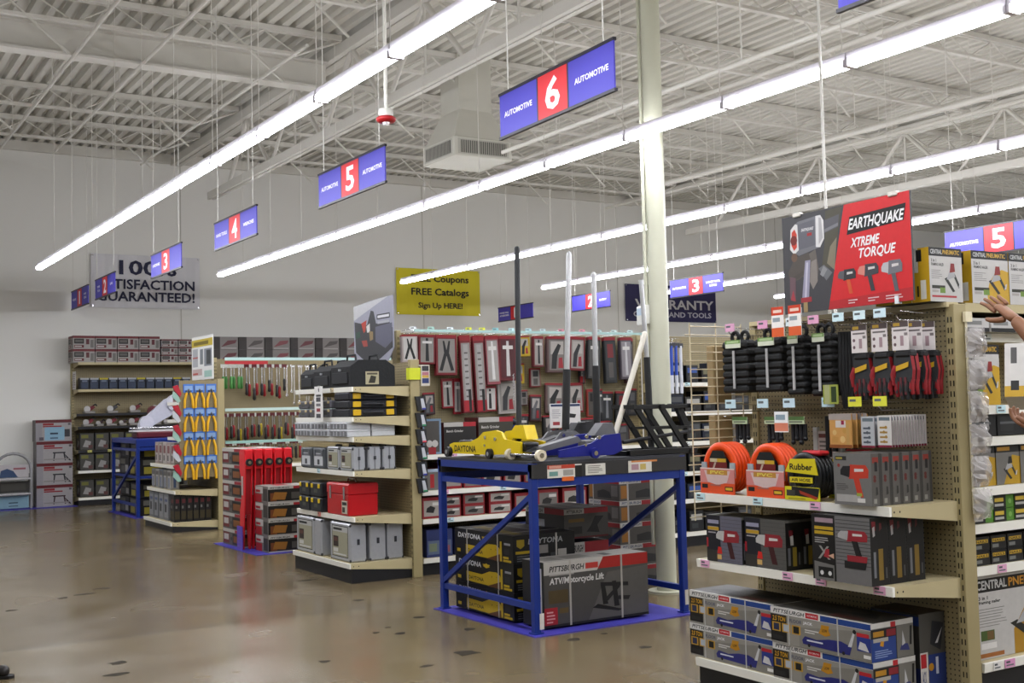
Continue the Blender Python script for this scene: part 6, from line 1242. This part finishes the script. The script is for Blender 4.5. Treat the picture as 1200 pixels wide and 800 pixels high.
# ================================================================== people at the edges of the frame
def skin(joints, bones, sub=2):
    """one smooth limbed surface grown along the bones: joints = {name: (x, y, z, radius[, radius2])}"""
    ks = list(joints); me = bpy.data.meshes.new('s')
    me.from_pydata([joints[k][:3] for k in ks], [(ks.index(a), ks.index(c)) for a, c in bones], [])
    o = bpy.data.objects.new('s', me); COL.objects.link(o)
    md = o.modifiers.new('skin', 'SKIN'); md.use_smooth_shade = True
    if not me.skin_vertices: me.skin_vertices.new()
    for i, k in enumerate(ks):
        r = joints[k][3]; me.skin_vertices[0].data[i].radius = (r, joints[k][4] if len(joints[k]) > 4 else r)
        me.skin_vertices[0].data[i].use_root = (i == 0)
    sb = o.modifiers.new('sub', 'SUBSURF'); sb.levels = sb.render_levels = sub
    bpy.context.view_layer.update()
    ev = o.evaluated_get(bpy.context.evaluated_depsgraph_get()); m2 = bpy.data.meshes.new_from_object(ev)
    out = ([tuple(v.co) for v in m2.vertices], [tuple(p.vertices) for p in m2.polygons])
    bpy.data.objects.remove(o); bpy.data.meshes.remove(me); bpy.data.meshes.remove(m2)
    return out
SKIN = M('#83593f', .5, 0, .06, 25)
def cam_pt(px, py, d):
    return Vector((0, 0, 1.6)) + _r2 * ((px - 600) / FPX * d) - _u2 * ((py - 400) / FPX * d) + _f * d
def add_hand(b, wrist, direction, palm_n, side, curl, s=1.0):
    """palm plus four unequal fingers and a thumb; direction = wrist to knuckles, palm_n = out of the palm, side = +1 thumb towards n x d"""
    d = direction.normalized(); n = (palm_n - d * palm_n.dot(d)).normalized(); t = n.cross(d) * side
    W0 = wrist
    P = lambda a, c, e: tuple(W0 + (d * a + t * c + n * e) * s)
    J = {'w': (*P(-.02, 0, 0), .03 * s, .022 * s), 'p1': (*P(.035, .0, 0), .036 * s, .016 * s), 'p2': (*P(.075, 0, 0), .039 * s, .014 * s), 'p3': (*P(.092, 0, 0), .037 * s, .012 * s)}
    b.add(*skin(J, [('w', 'p1'), ('p1', 'p2'), ('p2', 'p3')]), SKIN, True)
    for k, (c, ln) in enumerate(((.03, .072), (.01, .082), (-.011, .076), (-.031, .06))):
        cu = curl[k]; pts = [(.07, c * .9, 0)]; a, e, ang = .092, 0, 0
        pts.append((a, c, 0))
        for q, fr in enumerate((.45, .32, .23)):
            ang += cu * (.7, 1.0, .7)[q]; a += ln * fr * math.cos(ang); e += ln * fr * math.sin(ang); pts.append((a, c * (1 + .12 * q), e))
        Jf = {str(i): (*P(*p), (.0098, .0098, .009, .0082, .0068)[i] * s) for i, p in enumerate(pts)}
        b.add(*skin(Jf, [(str(i), str(i + 1)) for i in range(4)]), SKIN, True)
    pts = [(.015, .02, .004), (.04, .046, .012), (.066, .062, .02), (.09, .068, .026)]
    b.add(*skin({str(i): (*P(*p), (.015, .0135, .0115, .0085)[i] * s) for i, p in enumerate(pts)}, [('0', '1'), ('1', '2'), ('2', '3')]), SKIN, True)
def person(label, base, face, arms, shirt, pants, hair='#3a2b20', shoe='#1c1716', stance=((.0, .1), (.0, -.1)), lean=0.0, short=True):
    t = thing('person', label, 'person', base)
    fx = Vector((math.cos(face), math.sin(face), 0)); sd = Vector((-math.sin(face), math.cos(face), 0))       # forward, left
    b0 = Vector(base)
    P = lambda f, l, z: tuple(fx * f + sd * l + Vector((0, 0, z)))
    J = {'pel': (*P(0, 0, .96), .135, .11), 'abd': (*P(.0, 0, 1.12), .13, .1), 'chest': (*P(lean, 0, 1.32), .15, .11), 'up': (*P(lean, 0, 1.43), .12, .09), 'neck': (*P(lean + .01, 0, 1.53), .055), 'head0': (*P(lean + .03, 0, 1.6), .075, .085), 'head1': (*P(lean + .03, 0, 1.69), .08, .095), 'head2': (*P(lean + .02, 0, 1.76), .06, .07)}
    bones = [('pel', 'abd'), ('abd', 'chest'), ('chest', 'up'), ('up', 'neck'), ('neck', 'head0'), ('head0', 'head1'), ('head1', 'head2')]
    for s, nm in ((1, 'L'), (-1, 'R')):
        sf, sl = stance[0 if s > 0 else 1]
        J[nm + 'hip'] = (*P(0, .09 * s, .9), .095); J[nm + 'knee'] = (*P(sf * .5 + .02, sl * .6 + .04 * s, .5), .06); J[nm + 'ank'] = (*P(sf, sl, .1), .042)
        J[nm + 'toe'] = (*P(sf + .14, sl, .05), .035)
        bones += [('pel', nm + 'hip'), (nm + 'hip', nm + 'knee'), (nm + 'knee', nm + 'ank'), (nm + 'ank', nm + 'toe')]
        J[nm + 'sh'] = (*P(lean, .19 * s, 1.43), .062); bones.append(('up', nm + 'sh'))
        el, wr = [Vector(v) - b0 for v in arms[nm][:2]]
        J[nm + 'el'] = (*el, .042); mid = el.lerp(wr, .35); J[nm + 'fa'] = (*mid, .042); J[nm + 'wr'] = (*wr, .027)
        bones += [(nm + 'sh', nm + 'el'), (nm + 'el', nm + 'fa'), (nm + 'fa', nm + 'wr')]
    b = B(); b.add(*skin(J, bones), SKIN, True)
    for s, nm in ((1, 'L'), (-1, 'R')):
        el, wr, pn, curl = arms[nm]; el = Vector(el) - b0; wr = Vector(wr) - b0
        dirn = Vector(arms[nm + 'd']) if nm + 'd' in arms else wr - el
        add_hand(b, wr, dirn, Vector(pn), s * -1, curl)
    hc = Vector(P(lean + .03, 0, 1.67))
    b.ball(hc + fx * .095 - Vector((0, 0, .015)), (.016, .016, .022), SKIN, 10, 8)
    for s in (1, -1):
        b.ball(hc + sd * .083 * s - Vector((0, 0, .01)), (.014, .014, .03), SKIN, 10, 8)
        b.ball(hc + fx * .083 + sd * .032 * s + Vector((0, 0, .015)), .013, M('#e8e4df', .3), 10, 8); b.ball(hc + fx * .094 + sd * .032 * s + Vector((0, 0, .015)), .006, M('#2b1d14', .3), 8, 6)
    b.ball(hc + fx * .083 - Vector((0, 0, .055)), (.012, .024, .008) if abs(fx.x) > .7 else (.024, .012, .008), M('#94544a', .5), 10, 6)
    b.build('body', t)
    hb = B(); hb.ball(hc - fx * .022 + Vector((0, 0, .045)), (.1, .1, .085), M(hair, .7, 0, .2, 60), 18, 12); hb.build('hair', t)
    def cloth(keys, bn, grow, m, name, cut=None):
        q = {k: (*J[k][:3], J[k][3] + grow, (J[k][4] if len(J[k]) > 4 else J[k][3]) + grow) for k in keys}
        if cut:
            for k, (a, c, f_) in cut.items():
                v = Vector(J[a][:3]).lerp(Vector(J[c][:3]), f_); q[k] = (*v, (J[a][3] + J[c][3]) / 2 + grow + .012)
        o = B(); o.add(*skin(q, bn), M(m, .75, 0, .12, 40), True); return o.build(name, t)
    def oval(o, z, rf, rs, rz, m, n=20, k=12):
        c = Vector(P(lean * .4, 0, z)); vs = [tuple(c + fx * (rf * math.sin(math.pi * j / k) * math.cos(2 * math.pi * i / n)) + sd * (rs * math.sin(math.pi * j / k) * math.sin(2 * math.pi * i / n)) + Vector((0, 0, rz * math.cos(math.pi * j / k)))) for j in range(k + 1) for i in range(n)]
        o.add(vs, [(j * n + i, (j + 1) * n + i, (j + 1) * n + (i + 1) % n, j * n + (i + 1) % n) for j in range(k) for i in range(n)], M(m, .75, 0, .12, 40), True)
    def cloth(o, keys, bn, grow, m, cut=None):
        q = {k: (*J[k][:3], J[k][3] + grow, (J[k][4] if len(J[k]) > 4 else J[k][3]) + grow) for k in keys}
        for k, (a, c, f_) in (cut or {}).items():
            v = Vector(J[a][:3]).lerp(Vector(J[c][:3]), f_); q[k] = (*v, (J[a][3] + J[c][3]) / 2 + grow + .012)
        o.add(*skin(q, bn), M(m, .75, 0, .12, 40), True)
    o = B(); cloth(o, ['abd', 'chest', 'up', 'Lsh', 'Rsh'], [('abd', 'chest'), ('chest', 'up'), ('up', 'Lsh'), ('up', 'Rsh'), ('Lsh', 'Lc'), ('Rsh', 'Rc')], .026, shirt, {'Lc': ('Lsh', 'Lel', .7), 'Rc': ('Rsh', 'Rel', .7)})
    oval(o, 1.13, .155, .195, .32, shirt); o.build('shirt', t)
    o = B()
    for nm in 'LR': cloth(o, [nm + 'hip', nm + 'knee', nm + 'ank'], [(nm + 'hip', nm + 'knee'), (nm + 'knee', nm + 'ank')], .026, pants)
    oval(o, .9, .15, .19, .19, pants); o.build('trousers', t)
    for s, nm in ((1, 'L'), (-1, 'R')):
        a = Vector(J[nm + 'ank'][:3]); o = B()
        o.add(*skin({'h': (*(a - fx * .04 - Vector((0, 0, .052))), .042, .046), 'm': (*(a + fx * .07 - Vector((0, 0, .056))), .044, .042), 't': (*(a + fx * .19 - Vector((0, 0, .06))), .043, .04), 'a': (*(a - Vector((0, 0, .005))), .05, .05)}, [('h', 'm'), ('m', 't'), ('h', 'a')]), M(shoe, .45), True)
        so = a - Vector((0, 0, .1))
        o.prism([(-.09, -.04), (-.06, -.046), (.1, -.05), (.2, -.035), (.22, 0), (.2, .035), (.1, .05), (-.06, .046), (-.09, .04)], (so, fx, sd, (0, 0, 1)), .018, M('#14110f', .6)); o.build('shoe', t)
    return t
wl = cam_pt(1187, 372, 4.78); el = cam_pt(1238, 424, 4.62)
wr_ = cam_pt(1222, 506, 4.62); er = cam_pt(1330, 560, 4.4)
bx_ = cam_pt(1352, 560, 4.5)
A_ = {'L': (tuple(el), tuple(wl), tuple(-_u2 * .4 + _f * .7 + _r2 * .3), (.1, .12, .16, .2)), 'Ld': tuple(cam_pt(1146, 338, 4.95) - wl),
      'R': (tuple(er), tuple(wr_), tuple(_u2 + _f * .2), (.5, .55, .55, .55)), 'Rd': tuple(cam_pt(1180, 488, 4.75) - wr_)}
person('person reaching into the air tool shelves, only bare forearms and hands in view', (bx_.x, bx_.y, 0), math.radians(92), A_, '#39465a', '#3b3f49')
sp = Vector((.7, 8.22, 0))
Z = lambda x, y, z: (sp.x + x, sp.y + y, z)
A2 = {'L': (Z(.05, .3, 1.15), Z(.0, .36, .9), (-.5, -.8, 0), (.3,) * 4), 'R': (Z(-.25, -.16, 1.15), Z(-.32, -.1, .9), (.5, .8, 0), (.3,) * 4)}
person('person walking at the photo edge, only the toe of a dark shoe in view', (sp.x, sp.y, 0), math.radians(-32), A2, '#55504a', '#2e3440', stance=((-.2, .1), (.44, -.08)))
